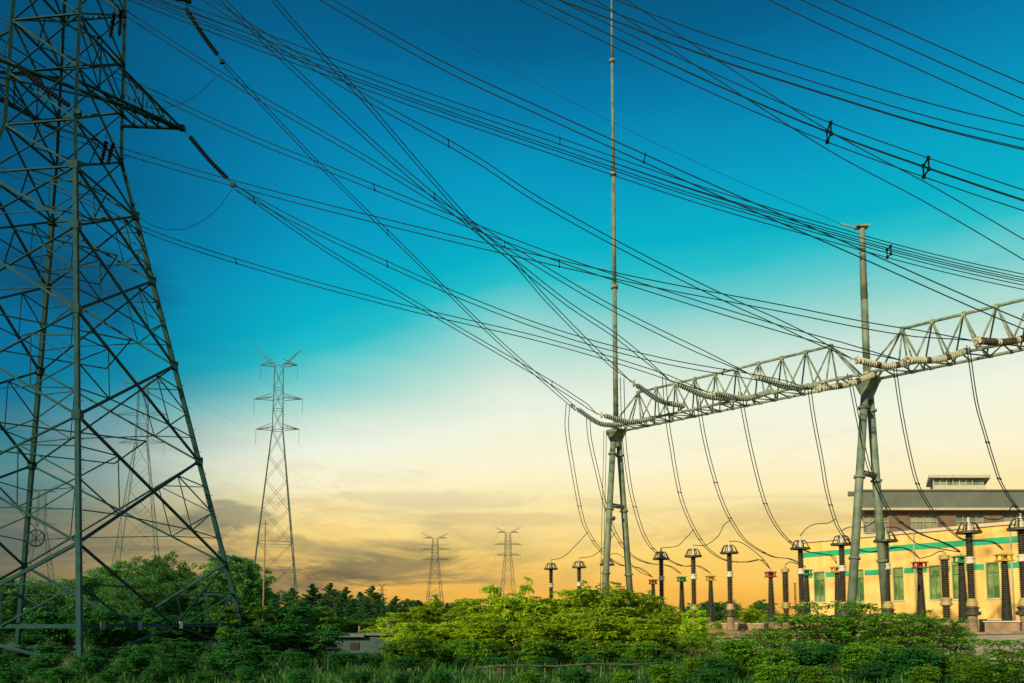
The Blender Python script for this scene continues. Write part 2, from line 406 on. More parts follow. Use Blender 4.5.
mb = MB(); mb.box(((X0+X1)/2, BY+8.8, (zl+.3+zt)/2), (X1-X0+1.2, 19.4, zt-zl-.3)); mb.build('parapet', 'band', off)
mb = MB(); mb.box(((X0+X1)/2, BY+8.7, zl+.15), (X1-X0+1.4, 19.8, .28)); mb.build('ledge', 'lightband', off)
mb = MB(); mb.box(((X0+X1)/2, BY+8.8, zt+.1), (X1-X0+1.6, 19.8, .2)); mb.build('roof_edge', 'band', off)
mb = MB(); mb.box((X0-1.5, BY+.2, zt-.25), (1.6, .7, .6)); mb.build('roof_spout', 'band', off)
for p0, p1 in wb:
    q0, q1 = bx_(p0), bx_(p1); f = MB()
    n = 4
    for k in range(n+1):
        xx = lerp(q0+.06, q1-.06, k/n); f.box((xx, BY+.3, (w0+w1)/2), (.12, .12, w1-w0))
    for zz in (w0+.07, w1-.07, lerp(w0, w1, .62)):
        f.box(((q0+q1)/2, BY+.3, zz), (q1-q0-.004, .10, .12))
    wf = f.build('window', 'frame_pale', off)
    gl = MB(); gl.box(((q0+q1)/2, BY+.45, (w0+w1)/2), (q1-q0-.004, .06, w1-w0-.004)); gl.build('pane', 'glass', wf)
# lookout room on its roof
q0, q1 = bx_(934), bx_(987); zb, zm, zw, zr = zt+.2, bz_(485.5), bz_(479), bz_(476.5)
cx = (q0+q1)/2
rr = MB(); rr.box((cx, BY+3.2, (zb+zm)/2), (q1-q0, 7, zm-zb)); r_ = rr.build('rooftop_room', 'white', off)
rr = MB()
for k in range(7): rr.box((lerp(q0+.12, q1-.12, k/8), BY-.18, (zm+zw)/2), (.12, .2, zw-zm))
for k in range(5): rr.box((q0+.1, lerp(BY-.1, BY+6.5, k/4), (zm+zw)/2), (.2, .2, zw-zm))
rr.build('mullions', 'white', r_)
rr = MB(); rr.box((cx, BY+3.2, (zm+zw)/2), (q1-q0-.5, 6.5, zw-zm)); rr.build('pane', 'glass', r_)
rr = MB(); rr.box((cx, BY+3.2, zw+.25), (q1-q0+1.2, 8.2, .42)); rr.build('roof_slab', 'white', r_)
def shear(ob):
    for c in ob.children:
        for v in c.data.vertices: v.co.x += .47*(v.co.y)
        for q in c.children:
            for v in q.data.vertices: v.co.x += .47*(v.co.y)
shear(off)
# little shed in the bushes
sy = 44.; q0, q1 = XY(322, sy), XY(392, sy); zr = P(350, 637, sy).z
shed = thing('shed', ((q0+q1)/2, sy, GZ), 'small blue grey flat roofed shed half sunk in the bushes', 'shed')
mb = MB(); mb.box(((q0+q1)/2, sy+2, (GZ+zr)/2), (q1-q0, 4, zr-GZ)); mb.build('wall', 'shed', shed)
mb = MB(); xm = lerp(q0, q1, .62)
mb.box(((q0-.3+xm)/2, sy+2, zr+.08), (xm-q0+.3, 4.7, .15)); mb.box(((xm+q1+.3)/2+.002, sy+2.1, zr+.16), (q1-xm+.3, 4.5, .14)); mb.build('roof', 'shedroof', shed)
mb = MB(); cxx = XY(388, sy); mb.box((cxx, sy+1.2, zr+.48), (.42, .42, .5)); ch_ = mb.build('chimney', 'concrete', shed)
mb = MB(); mb.box((cxx, sy+1.2, zr+.78), (.56, .56, .1)); mb.build('cap', 'shedroof', ch_)
mb = MB(); mb.rod((XY(356, sy), sy+1, zr+.15), (XY(356, sy), sy+1, zr+.6), .06); mb.build('vent_pipe', 'concrete', shed)
mb = MB(); mb.box((XY(355, sy), sy-.02, zr-.5), (.5, .06, .38)); mb.build('window', 'dark', shed)
for px, py, hh in ((296, 633, .5),):
    pass

# ------------------------------------------------------------------ big lattice pylon
XC, YC = -23.35, 40.
def corner(k, q, p, zz):     # 0 B near, 1 C right, 2 A far, 3 D left
    ox, oy = [(p, -q), (q, p), (-p, q), (-q, -p)][k]; return Vector((XC+ox, YC+oy, zz))
LV = [GZ, 4.2, 9.9, 15.1, 19.6, 23.0, 25.8, 28.6, 31.4, 34.2, 37.5, 41.0]
QB, PB, QW, PW = 8.0, 6.15, 2.12, 1.66
def qp(zz):
    if zz <= 25.8:
        t = (zz-0)/(25.8); return lerp(QB, QW, t)*1., lerp(PB, PW, t)
    t = (zz-25.8)/15.2; return lerp(QW, 1.95, t), lerp(PW, 1.52, t)
def cz(k, zz): q, p = qp(zz); return corner(k % 4, q, p, zz)
py_ = thing('lattice_pylon', (XC, YC, GZ), 'huge dark teal lattice pylon filling the left edge, its head above the frame', 'pylon')
for k in range(4):
    mb = MB()
    ctr = Vector((XC, YC, 10))
    for i in range(len(LV)-1):
        p0, p1 = cz(k, LV[i]), cz(k, LV[i+1]); up = (Vector((XC, YC, 0))-Vector((p0.x, p0.y, 0)))
        w_ = (.22 if k else .19) if LV[i] < 20 else .16
        mb.angle(p0, p1, w_, up)
        mb.box(p1, (.36, .36, .42), rot=.6*k) if 0 < i < 5 else None
        n = Vector((-(up.y), up.x, 0)).normalized()
    # step bolts
    zz = 2.
    while zz < 40:
        c = cz(k, zz); mb.bar(c, c+Vector((.3 if k != 3 else -.3, -.1, 0)), .025); zz += .45 if k == 0 else 1.2
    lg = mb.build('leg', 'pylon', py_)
    mb = MB(); c = cz(k, GZ); mb.box((c.x, c.y, GZ+.25), (1.0, 1.0, .7)); mb.build('footing', 'mossy', lg)
for k in range(4):                                            # one bracing mesh per face
    mb = MB()
    for i in range(1, len(LV)-1):
        z0, z1 = LV[i], LV[i+1]
        a0, a1, b0, b1 = cz(k, z0), cz(k, z1), cz(k+1, z0), cz(k+1, z1)
        big = .11 if i < 5 else .085; sm_ = .05
        mb.angle(a0, b1, big); mb.angle(b0, a1, big)
        if i in (5, 6, 7, 8, 9, 10): mb.angle(a0, b0, .1)
        w0_ = (b0-a0).length; w1_ = (b1-a1).length; tc_ = w0_/(w0_+w1_)
        X_ = a0.lerp(b1, tc_)
        if i < 5:
            for (l0, l1, o0, o1) in ((a0, a1, b0, b1), (b0, b1, a0, a1)):
                low_mid, up_mid = l0.lerp(X_, .5), l1.lerp(X_, .5)
                L1_, L2_, L3_ = l0.lerp(l1, .25), l0.lerp(l1, .5), l0.lerp(l1, .75)
                mb.bar(L2_, low_mid, sm_); mb.bar(L2_, up_mid, sm_); mb.bar(L1_, low_mid, sm_); mb.bar(L3_, up_mid, sm_)
                mb.bar(low_mid, up_mid, .045)
            mb.bar(a0.lerp(X_, .5), b0.lerp(X_, .5), .05)
    # base panel: horizontal with K brace
    zh = .75
    h0, h1 = cz(k, zh), cz(k+1, zh); t0, t1 = cz(k, LV[1]), cz(k+1, LV[1]); mid = (h0+h1)/2
    mb.angle(h0, h1, .17); mb.angle(t0, mid, .14); mb.angle(t1, mid, .14)
    mb.angle(mid, cz(k, GZ+.3), .12); mb.angle(mid, cz(k+1, GZ+.3), .12)
    for (l0, l1) in ((h0, t0), (h1, t1)):
        mb.bar(l0.lerp(l1, .5), l1.lerp(mid, .5), .07); mb.bar(l0.lerp(l1, .5), l0.lerp(mid, .5), .07); mb.bar(l0.lerp(mid, .5), l1.lerp(mid, .5), .06)
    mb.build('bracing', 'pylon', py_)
for i in (2, 3, 4, 5, 6, 8, 10):                              # plan bracing inside
    mb = MB(); c = [cz(k, LV[i]) for k in range(4)]; ms = [(c[k]+c[(k+1) % 4])/2 for k in range(4)]
    for k in range(4):
        if i >= 5: mb.bar(c[k], c[(k+1) % 4], .07)
        mb.bar(ms[k], ms[(k+1) % 4], .06)
    mb.build('diaphragm', 'pylon', py_)
# cross arms
def arm(tip, zb0, zt0, ks):
    mb = MB(); kn, kf = ks
    lo = [cz(kn, zb0), cz(kf, zb0)]; hi = [cz(kn, zt0), cz(kf, zt0)]
    for q in lo: mb.angle(q, tip, .17)
    for q in hi: mb.angle(q, tip, .12)
    n = 5
    for j in (0, 1):
        for i in range(n):
            t0, t1 = i/n, (i+1)/n
            a, b_ = lo[j].lerp(tip, t0), hi[j].lerp(tip, t0); c_, e_ = lo[j].lerp(tip, t1), hi[j].lerp(tip, t1)
            if i: mb.bar(a, b_, .055)
            mb.bar(b_, c_, .055)
    for i in range(n):
        t0, t1 = i/n, (i+1)/n
        mb.bar(lo[0].lerp(tip, t0), lo[1].lerp(tip, t1), .055); mb.bar(hi[1].lerp(tip, t0), hi[0].lerp(tip, t1), .05)
        if i: mb.bar(lo[0].lerp(tip, t0), lo[1].lerp(tip, t0), .055)
    mb.box(tip, (.3, .3, .25))
    mb.build('cross_arm', 'pylon', py_)
TIP1 = P(182, 128, 42.5); TIP0 = P(188, 0, 42.5)
def mirror(t): return Vector((2*XC-t.x, 2*YC-t.y, t.z))
zt1 = TIP1.z; zt0 = TIP0.z
arm(TIP1, zt1-.4, zt1+2.6, (0, 1)); arm(mirror(TIP1), zt1-.4, zt1+2.6, (3, 2))
arm(TIP0, zt0-.2, zt0+2.4, (0, 1)); arm(mirror(TIP0), zt0-.2, zt0+2.4, (3, 2))
TIPt = Vector((TIP0.x-.6, TIP0.y, 39.2)); mb = MB(); ch0 = P(-60, 36, 35.5); mb.angle(ch0, TIP1, .2); mb.angle(P(-30, 70, 36.5), P(124, 104, 40.5), .1)
mb.build('tie_member', 'pylon', py_)
arm(TIPt, 38.6, 41, (0, 1)); arm(mirror(TIPt), 38.6, 41, (3, 2))
# sign plates and spoked ring
for i, (px, mt) in enumerate(((103,'shedroof'), (140,'plate_blue'), (181,'white'), (220,'shedroof'))):
    h0, h1 = cz(0, .75), cz(1, .75); u = (px-512)/F/math.cos(PITCH)
    t = (u*h0.y-h0.x)/((h1.x-h0.x)-u*(h1.y-h0.y)); c = h0.lerp(h1, t)
    dn = (h1-h0).normalized(); nn = Vector((dn.y, -dn.x, 0)); nn = -nn if nn.x < 0 and False else nn
    mb = MB(); mb.box(c+nn*.12, (.3, .03, .34), rot=math.atan2(dn.y, dn.x)); mb.build('sign_plate', mt, py_)
mb = MB(); c = P(36, 538, 36.5)
ring = [c+Vector((math.cos(t), 0, math.sin(t)))*.38 for t in np.linspace(0, 2*math.pi, 25)]
mb.sweep(ring, .035, 6)
for t in (0, math.pi/2, R(45), R(135)): mb.bar(c-Vector((math.cos(t), 0, math.sin(t)))*.36, c+Vector((math.cos(t), 0, math.sin(t)))*.36, .03)
mb.bar(c+Vector((0,0,.38)), cz(3, 9.9).lerp(cz(0, 9.9), .35), .03)
mb.build('spoked_ring', 'pylon', py_)

# ------------------------------------------------------------------ gantry
BZ = 14.5
M1 = PZ(616, 429, BZ); M2 = PZ(867, 377, BZ); bd = (M2-M1); bd.z = 0; SP = bd.length; bd.normalize()
M3 = M1+bd*2*SP; bn = Vector((-bd.y, bd.x, 0))
if bn.y < 0: bn = -bn
def beam_t(px):
    u = (px-512)/F/math.cos(PITCH); return (u*M1.y-M1.x)/(bd.x-u*bd.y)
def beam_Y(px): return M1.y+bd.y*beam_t(px)
SEP = .8
def beam(s0, s1, label):
    org = M1+bd*((s0+s1)/2); b_ = thing('truss_beam', org, label, 'truss', 'gantry beams')
    at = lambda s, o, zz: M1+bd*s+bn*o+Vector((0,0,zz))
    lo = MB(); 
    for o in (-SEP, SEP): lo.rod(at(s0, o, 0), at(s1, o, 0), .085, n=8)
    lo.build('lower_chord', 'truss', b_)
    t0, t1 = s0+1.7, s1-1.7
    up = MB(); up.rod(at(t0, 0, 2.25), at(t1, 0, 2.25), .085, n=8); up.build('upper_chord', 'truss', b_)
    wb_ = MB(); n = 9; st = (t1-t0)/n
    for i in range(n+1):
        s = t0+i*st
        for o in (-SEP, SEP):
            if i < n: wb_.rod(at(s, 0, 2.25), at(s+st/2, o, 0), .05, n=6); wb_.rod(at(s+st/2, o, 0), at(s+st, 0, 2.25), .05, n=6)
            if i in (0, n): wb_.rod(at(s, 0, 2.25), at(s0 if i == 0 else s1, o, 0), .06, n=6); wb_.rod(at(s, 0, 2.25), at(s, o, 0), .05, n=6)
        wb_.box(at(s, 0, 2.25), (.2, .2, .2), rot=math.atan2(bd.y, bd.x))
    wb_.build('web_members', 'truss', b_)
    lc = MB(); m_ = 18; st = (s1-s0)/m_
    for i in range(m_+1):
        s = s0+i*st; sg = 1 if i % 2 else -1
        lc.rod(at(s, -SEP, 0), at(s, SEP, 0), .045, n=6)
        if i < m_: lc.rod(at(s, -SEP*sg, 0), at(s+st, SEP*sg, 0), .04, n=6)
        for o in (-SEP, SEP): lc.box(at(s, o, 0), (.2, .2, .17), rot=math.atan2(bd.y, bd.x))
    lc.build('lacing', 'truss', b_)
    return b_
beam(.25, SP-.25, 'tubular triangular truss beam from the tall rod mast to the shorter mast')
beam(SP+.25, 2*SP-.25, 'tubular triangular truss beam running out of the right edge of the frame')
def mast(base, top, label, rod, cctv, fx=(0, 0)):
    gz = yz(base.x, base.y)
    t_ = thing('gantry_mast', (base.x, base.y, gz), label, 'mast', 'gantry masts')
    hb = Vector((base.x, base.y, BZ-.45))
    for sg in (-1, 1):
        ft = Vector((base.x, base.y, gz-.1))+bn*sg*1.75+Vector((fx[0 if sg < 0 else 1], 0, 0)); hd = hb+bn*sg*.28
        mb = MB(); mb.rod(ft, hd, .24, .20, 14)
        l_ = mb.build('leg', 'steel', t_)
        for t in (.30, .62, .9):
            mb = MB(); c = ft.lerp(hd, t); dd = (hd-ft).normalized(); mb.rod(c-dd*.07, c+dd*.07, .30, n=14); mb.build('flange', 'steel', l_)
        mb = MB(); mb.box((ft.x, ft.y, gz+.1), (1.1, 1.1, .5)); mb.build('footing', 'concrete', l_)
    mb = MB(); t = .64
    a, b_ = (Vector((base.x+fx[0], base.y, gz-.1))-bn*1.75).lerp(hb-bn*.28, t), (Vector((base.x+fx[1], base.y, gz-.1))+bn*1.75).lerp(hb+bn*.28, t)
    mb.rod(a, b_, .16); mb.build('cross_bar', 'steel', t_)
    mb = MB(); mb.lathe((base.x, base.y, 0), [(.25, BZ-1.3), (.62, BZ-.45), (.72, BZ-.3), (.72, BZ-.12)], 16); mb.build('cap', 'truss', t_)
    mb = MB(); prev = None
    for (z0, r0), (z1, r1) in zip(rod[:-1], rod[1:]):
        mb.rod((base.x, base.y, z0), (base.x, base.y, z1), r0, r1, 12)
    pole = mb.build('pole', 'steel', t_)
    mb = MB()
    if len(rod) > 3:
        for (z0, r0) in rod[1:-1]:
            mb = MB(); mb.rod((base.x, base.y, z0-.12), (base.x, base.y, z0+.12), r0+.11, n=12); mb.build('flange', 'steel', pole)
    mb = MB()                                               # climbing rungs
    zz = BZ+.5
    while zz < min(rod[-1][0], 33): mb.bar((base.x-.28, base.y, zz), (base.x+.28, base.y, zz), .025); zz += .6
    mb.build('rungs', 'truss', t_)
    if cctv:
        for o in (.72, .9): mb = MB(); mb.rod((base.x-o-.5, base.y-1., gz), (base.x-o, base.y-.4, BZ-.2), .02, n=5); mb.build('down_lead', 'wire', t_)
    return t_
z1 = [P(615, y_, M1.y).z for y_ in (287, 174, 61)]
mast(M1, 0, 'tall gantry mast whose thin lightning rod runs out of the top of the frame', [(BZ-.12, .19), (z1[0], .15), (z1[1], .125), (z1[2], .10), (z1[2]+6, .05)], True)
zt2 = P(860, 228, M2.y).z
m2 = mast(M2, 0, 'shorter gantry mast with a thick blunt topped pole', [(BZ-.12, .19), (P(860,300,M2.y).z, .19), (zt2, .16)], False, (-.75, 0.))
mb = MB(); mb.box((M2.x, M2.y, zt2+.06), (.7, .5, .1)); mb.bar((M2.x, M2.y, zt2-.1), (M2.x-1.2, M2.y, zt2+.25), .07); mb.build('top_bracket', 'truss', m2)
mast(M3, 0, 'gantry mast beyond the right edge of the frame', [(BZ-.12, .19), (zt2, .16)], False)
# camera on mast 1
c = P(613, 518, M1.y-1.9)
cc = thing('security_camera', c, 'small dome camera on a short bracket on the tall mast leg', 'camera')
mb = MB(); mb.bar(c+Vector((-.35,.3,.1)), c+Vector((0,0,.1)), .06); mb.build('bracket', 'truss', cc)
mb = MB(); mb.lathe(c, [(.03,-.2), (.13,-.14), (.17,-.02), (.17,.08), (.05,.12)], 12, smooth=True); mb.build('dome', 'cone', cc)

# ------------------------------------------------------------------ tension insulator strings on the gantry
def disc_string(mb, path, r, rc=.045, pitch=.15, band=None, n=12):
    pts = [Vector(p) for p in path]; acc = 0; out = []; nxt = 0
    for a, b_ in zip(pts[:-1], pts[1:]):
        l = (b_-a).length
        while nxt <= acc+l: out.append((a.lerp(b_, (nxt-acc)/l), (b_-a).normalized())); nxt += pitch
        acc += l
    mb.sweep(pts, rc, 6)
    for i, (c, dd) in enumerate(out):
        mi = 1 if (band and (i % 9) in (7, 8)) else 0
        mb.prism(c-dd*pitch*.28, c+dd*pitch*.05, [(r*.98*math.cos(2*math.pi*k/n), r*.98*math.sin(2*math.pi*k/n)) for k in range(n)], None, mi, True, .96)
        mb.prism(c+dd*pitch*.05, c+dd*pitch*.42, [(r*.94*math.cos(2*math.pi*k/n), r*.94*math.sin(2*math.pi*k/n)) for k in range(n)], None, mi, True, .45)
strings = {}
SL = [ # key, left px, right px, sag px, mats, label
 ('A1', (579,410), (621,425), 6, 'glaze_green', 'leftmost green grey insulator string, ending at the foot of the tall mast pole'),
 ('A2', (606,416), (654,418), 5, 'glaze_green', 'nearly level green grey insulator string crossing just right of the tall mast pole'),
 ('B', (638,386), (684,406), 5, 'glaze_green', 'short steep green grey insulator string at the top left corner of the truss'),
 ('C1', (680,385), (732,399), 4, 'glaze_green', 'green grey insulator string, upper one of the overlapping pair in mid beam'),
 ('C2', (718,394), (772,391), 6, 'glaze_green', 'green grey insulator string, lower right one of the overlapping pair in mid beam'),
 ('D', (761,378), (821,385), 6, 'glaze_green', 'long green grey insulator string left of the cream string at the second mast'),
 ('E1', (823,388), (875,374), 3, 'glaze_cream', 'cream insulator string with brown discs crossing in front of the second mast'),
 ('E2', (862,361), (909,363), 4, 'glaze_cream', 'cream insulator string starting just behind the second mast pole'),
 ('F', (911,360), (966,351), 4, 'glaze_cream', 'cream banded insulator string right of the second mast'),
 ('G', (982,341), (1030,337), 3, 'glaze_brown', 'dark brown insulator string cut by the right edge of the frame')]
END = {}
for key, l_, r_, sg, mt, lab in SL:
    yr = beam_Y(r_[0])-.9; yl = yr-1.3
    pr, pl = P(*r_, yr), P(*l_, yl)
    mid = P((l_[0]+r_[0])/2, (l_[1]+r_[1])/2+sg, (yr+yl)/2)
    t_ = thing('insulator_string', pr, lab, 'insulator', 'tension insulators on the gantry')
    path = smooth_path([pl, mid, pr], 10); mb = MB(); disc_string(mb, path, .18, band=mt != 'glaze_green')
    mb.build('disc_stack', [mt, 'glaze_brown' if mt != 'glaze_brown' else 'glaze_cream'], t_)
    dl = (path[0]-path[1]).normalized(); e_ = pl+dl*.7
    mb = MB(); mb.bar(pl, pl+dl*.3, .1); mb.box(pl+dl*.32, (.1, .42, .34)); mb.bar(pl+dl*.3+Vector((0,.17,.1)), e_+Vector((0,.17,0)), .05); mb.bar(pl+dl*.3+Vector((0,-.17,-.1)), e_+Vector((0,-.17,0)), .05)
    mb.build('yoke_clamp', 'white', t_)
    at_ = M1+bd*beam_t(r_[0])-bn*SEP
    mb = MB(); mb.bar(pr, at_+bd*.3, .06); mb.box(pr, (.14, .3, .2)); mb.build('link', 'truss', t_)
    END[key] = e_
# strings at the pylon
def pylon_string(tip, a, b, ya, yb, lab):
    pa, pb = P(*a, ya), P(*b, yb); t_ = thing('insulator_string', pa, lab, 'insulator', 'strings hanging off the pylon arms')
    mid = (pa+pb)/2+Vector((0,0,-.1)); mb = MB(); disc_string(mb, smooth_path([pa, mid, pb], 8), .135, pitch=.17); mb.build('disc_stack', 'black_disc', t_)
    mb = MB(); mb.bar(tip, pa, .05); mb.build('link', 'pylon', t_)
    mb = MB(); dd = (pb-pa).normalized(); mb.bar(pb, pb+dd*.6, .06); mb.box(pb+dd*.5, (.25, .2, .2)); mb.build('clamp', 'pylon', t_)
    return pb+dd*.6
S1 = pylon_string(TIP0, (187,10), (217,54), 42.3, 42.6, 'dark disc insulator string slanting down at the top of the frame right of the pylon')
S2 = pylon_string(TIP1, (191,138), (227,178), 42.5, 42.8, 'dark disc insulator string slanting down from the lower pylon arm tip')
pylon_string(P(8,60,37), (18,66), (70,106), 36.8, 37.2, 'dark disc insulator string slanting down across the pylon cage')
def vstring(px0, py0, px1, py1, Y, lab):
    a, b_ = P(px0, py0, Y), P(px1, py1, Y); t_ = thing('insulator_string', a, lab, 'insulator', 'jumper strings inside the pylon')
    mb = MB(); disc_string(mb, [a, b_], .11, pitch=.17); mb.build('disc_stack', 'black_disc', t_)
    mb = MB(); mb.bar(a, a+Vector((0,.0,.5)), .04); mb.build('link', 'pylon', t_)
vstring(114, 14, 110, 38, 40, 'upper left of two upright jumper insulators near the pylon top'); vstring(121, 12, 119, 36, 40, 'upper right of two upright jumper insulators near the pylon top')
vstring(106, 143, 101, 164, 39.5, 'left of two stubby jumper insulators in the pylon waist'); vstring(113, 144, 108, 163, 39.5, 'right of two stubby jumper insulators in the pylon waist')

# ------------------------------------------------------------------ conductors
def path3(pts, Y0, Y1, e0=None, e1=None):
    cum = [0]
    for a, b_ in zip(pts[:-1], pts[1:]): cum.append(cum[-1]+math.hypot(b_[0]-a[0], b_[1]-a[1]))
    if e1 is not None: Y1 = e1.y
    if e0 is not None: Y0 = e0.y
    out = [P(p[0], p[1], 1/lerp(1/Y0, 1/Y1, c/cum[-1])) for p, c in zip(pts, cum)]
    if e0 is not None: out[0] = e0
    if e1 is not None: out[-1] = e1
    return smooth_path(out, 10)
def bundle(lab, pts, Y0, Y1, offs, e0=None, e1=None, spacers=(), r=.026, group='overhead conductors', name='conductor_bundle', cat='power line', taper=False):
    path = path3(pts, Y0, Y1, e0, e1); t_ = thing(name, path[-1], lab, cat, group)
    n = len(path)
    for k, o in enumerate(offs):
        o = Vector(o); mb = MB()
        pp = [p+o*(min(1, (n-1-i)/6.) if taper else 1) for i, p in enumerate(path)]
        mb.sweep(pp, r, 5); mb.build('conductor', 'wire', t_)
    for s_ in spacers:
        i = int(s_*(n-1)); c = path[i]; mb = MB(); sw = .05 if len(offs) > 2 else .032
        for a in range(len(offs)):
            for b_ in range(a+1, len(offs)):
                if len(offs) > 2 and a+b_ == 3: continue
                mb.bar(c+Vector(offs[a]), c+Vector(offs[b_]), sw)
            mb.box(c+Vector(offs[a]), (sw*2.4, sw*1.8, sw*2.8))
        mb.build('spacer', 'black_disc', t_)
    return t_
TW = [(0, -.16, .07), (0, .16, -.09)]
TWs = [(-.02, -.16, .09), (.02, .16, -.10)]
bundle('twin conductors dropping steeply to the leftmost insulator string at the tall mast', [(217,60),(260,102),(322,167),(415,259),(490,333),(568,402),(575,408)], 42, 54, TW, S1, END['A1'], (.45,), taper=True)
bundle('twin conductors from the lower pylon arm to the level string beside the tall mast', [(230,184),(297,230),(341,259),(440,318),(540,376),(580,401),(600,414)], 42, 54, TW, S2, END['A2'], (.05,.7), taper=True)
bundle('twin conductors plunging from the top edge to the steep string at the truss corner', [(240,-45),(274,0),(324,57),(358,93),(423,169),(476,228),(514,262),(546,299),(598,352),(635,383)], 36, 50, TW, None, END['B'], (.3,.9), taper=True)
bundle('twin conductors from the top left to the upper string of the mid beam pair', [(185,-40),(240,17),(289,65),(392,160),(476,230),(563,300),(619,338),(675,380)], 37, 50, TW, None, END['C1'], (.5,), taper=True)
bundle('twin conductors from behind the pylon sagging to the lower string of the mid beam pair', [(-60,150),(60,190),(150,232),(260,268),(400,306),(540,339),(640,368),(712,391)], 44, 50, TW, None, END['C2'], (.4,), taper=True)
bundle('twin conductors from the pylon cage to the long string left of the second mast', [(60,-28),(121,10),(240,86),(365,158),(476,226),(514,250),(596,299),(666,335),(757,376)], 40, 46, TW, None, END['D'], (.6,), taper=True)
bundle('twin conductors ending at the cream string just behind the second mast', [(150,-36),(240,20),(358,93),(468,154),(540,201),(640,256),(729,300),(780,323),(857,358)], 38, 42, TW, None, END['E2'], (.35,), taper=True)
bundle('twin conductors ending at the cream string crossing the second mast', [(236,196),(310,228),(379,260),(470,300),(560,333),(660,360),(760,378),(817,388)], 42, 44, TW, S2+Vector((.1,.1,-.1)), END['E1'], (.3,.8), taper=True)
bundle('twin conductors crossing the pylon and ending at the banded cream string', [(-60,-8),(0,20),(145,89),(240,133),(324,167),(430,209),(560,259),(686,300),(800,334),(906,358)], 43, 40, TW, None, END['F'], (.5,), taper=True)
bundle('twin conductors crossing mid frame to the brown string at the right edge', [(-60,92),(0,115),(128,153),(236,184),(373,219),(506,251),(640,281),(780,308),(881,328),(976,340)], 43, 38, TWs, None, END['G'], (.6,), taper=True)
bundle('twin conductors crossing from the top edge over the truss to the right edge', [(270,-32),(327,0),(440,64),(560,120),(729,196),(842,245),(982,307),(1090,352)], 34, 32, TW, None, None, (.5,))
Q4 = [(0,-.22,.24), (0,.22,.24), (0,-.22,-.2), (0,.22,-.2)]
bundle('bundle of four conductors sweeping from the pylon top past the shorter mast top', [(90,-22),(152,3),(240,37),(400,96),(560,151),(700,198),(842,239),(930,263),(1024,284),(1120,302)], 40, 44, Q4, None, None, (.725,))
bundle('second twin conductors lying just above the four conductor bundle', [(100,-28),(160,-2),(240,27),(400,86),(560,141),(700,189),(842,232),(930,256),(1024,277),(1120,294)], 41, 45, TW, None, None, (.45,))
bundle('four conductor bundle with two dark spacers crossing the upper right sky', [(440,-50),(540,0),(640,49),(729,90),(829,132),(926,167),(1024,200),(1140,236)], 33, 30, [(0,-.2,.26),(0,.2,.16),(0,-.2,-.20),(0,.2,-.30)], None, None, (.572,.715), r=.02)
bundle('twin conductors splitting steeply away below the spacers in the upper right', [(520,-48),(612,0),(700,58),(829,140),(926,192),(1024,249),(1110,300)], 33, 30, [(0,-.2,.22),(0,.2,-.28)], None, None, (), r=.02)
U2 = [(470,-40),(585,2),(700,46),(824,86),(930,118),(1024,141),(1140,167)]
bundle('four parallel conductors sagging across the upper right above the spacers', U2, 31, 28, [(0,-.2,.42),(0,.1,.12),(0,.3,-.05),(0,-.2,-.5)], None, None, (), r=.02)
bundle('three parallel conductors cutting the top right corner', [(700,-50),(805,2),(900,45),(1024,100),(1140,146)], 29, 26, [(0,-.2,.42),(0,0,.02),(0,.2,-.42)], None, None, (), r=.019)
bundle('thin lone shield wire running to the top of the shorter mast', [(330,-30),(540,85),(700,164),(842,226)], 48, M2.y, [(0,0,0)], None, Vector((M2.x-1.2, M2.y, zt2+.25)), (), r=.012, name='shield_wire')
bundle('thin jumper loop hanging between the lower pylon arm and its string clamp', [(128,206),(142,220),(165,229),(190,227),(215,211),(233,188)], 40, 42.8, [(0,0,0)], None, S2, (), r=.016, name='jumper_wire', cat='jumper wire')
bundle('faint thin jumper loop right of the pylon at mid height of its cage', [(126,96),(150,108),(180,104),(203,90),(216,76)], 40, 42.8, [(0,0,0)], None, None, (), r=.014, name='jumper_wire', cat='jumper wire')

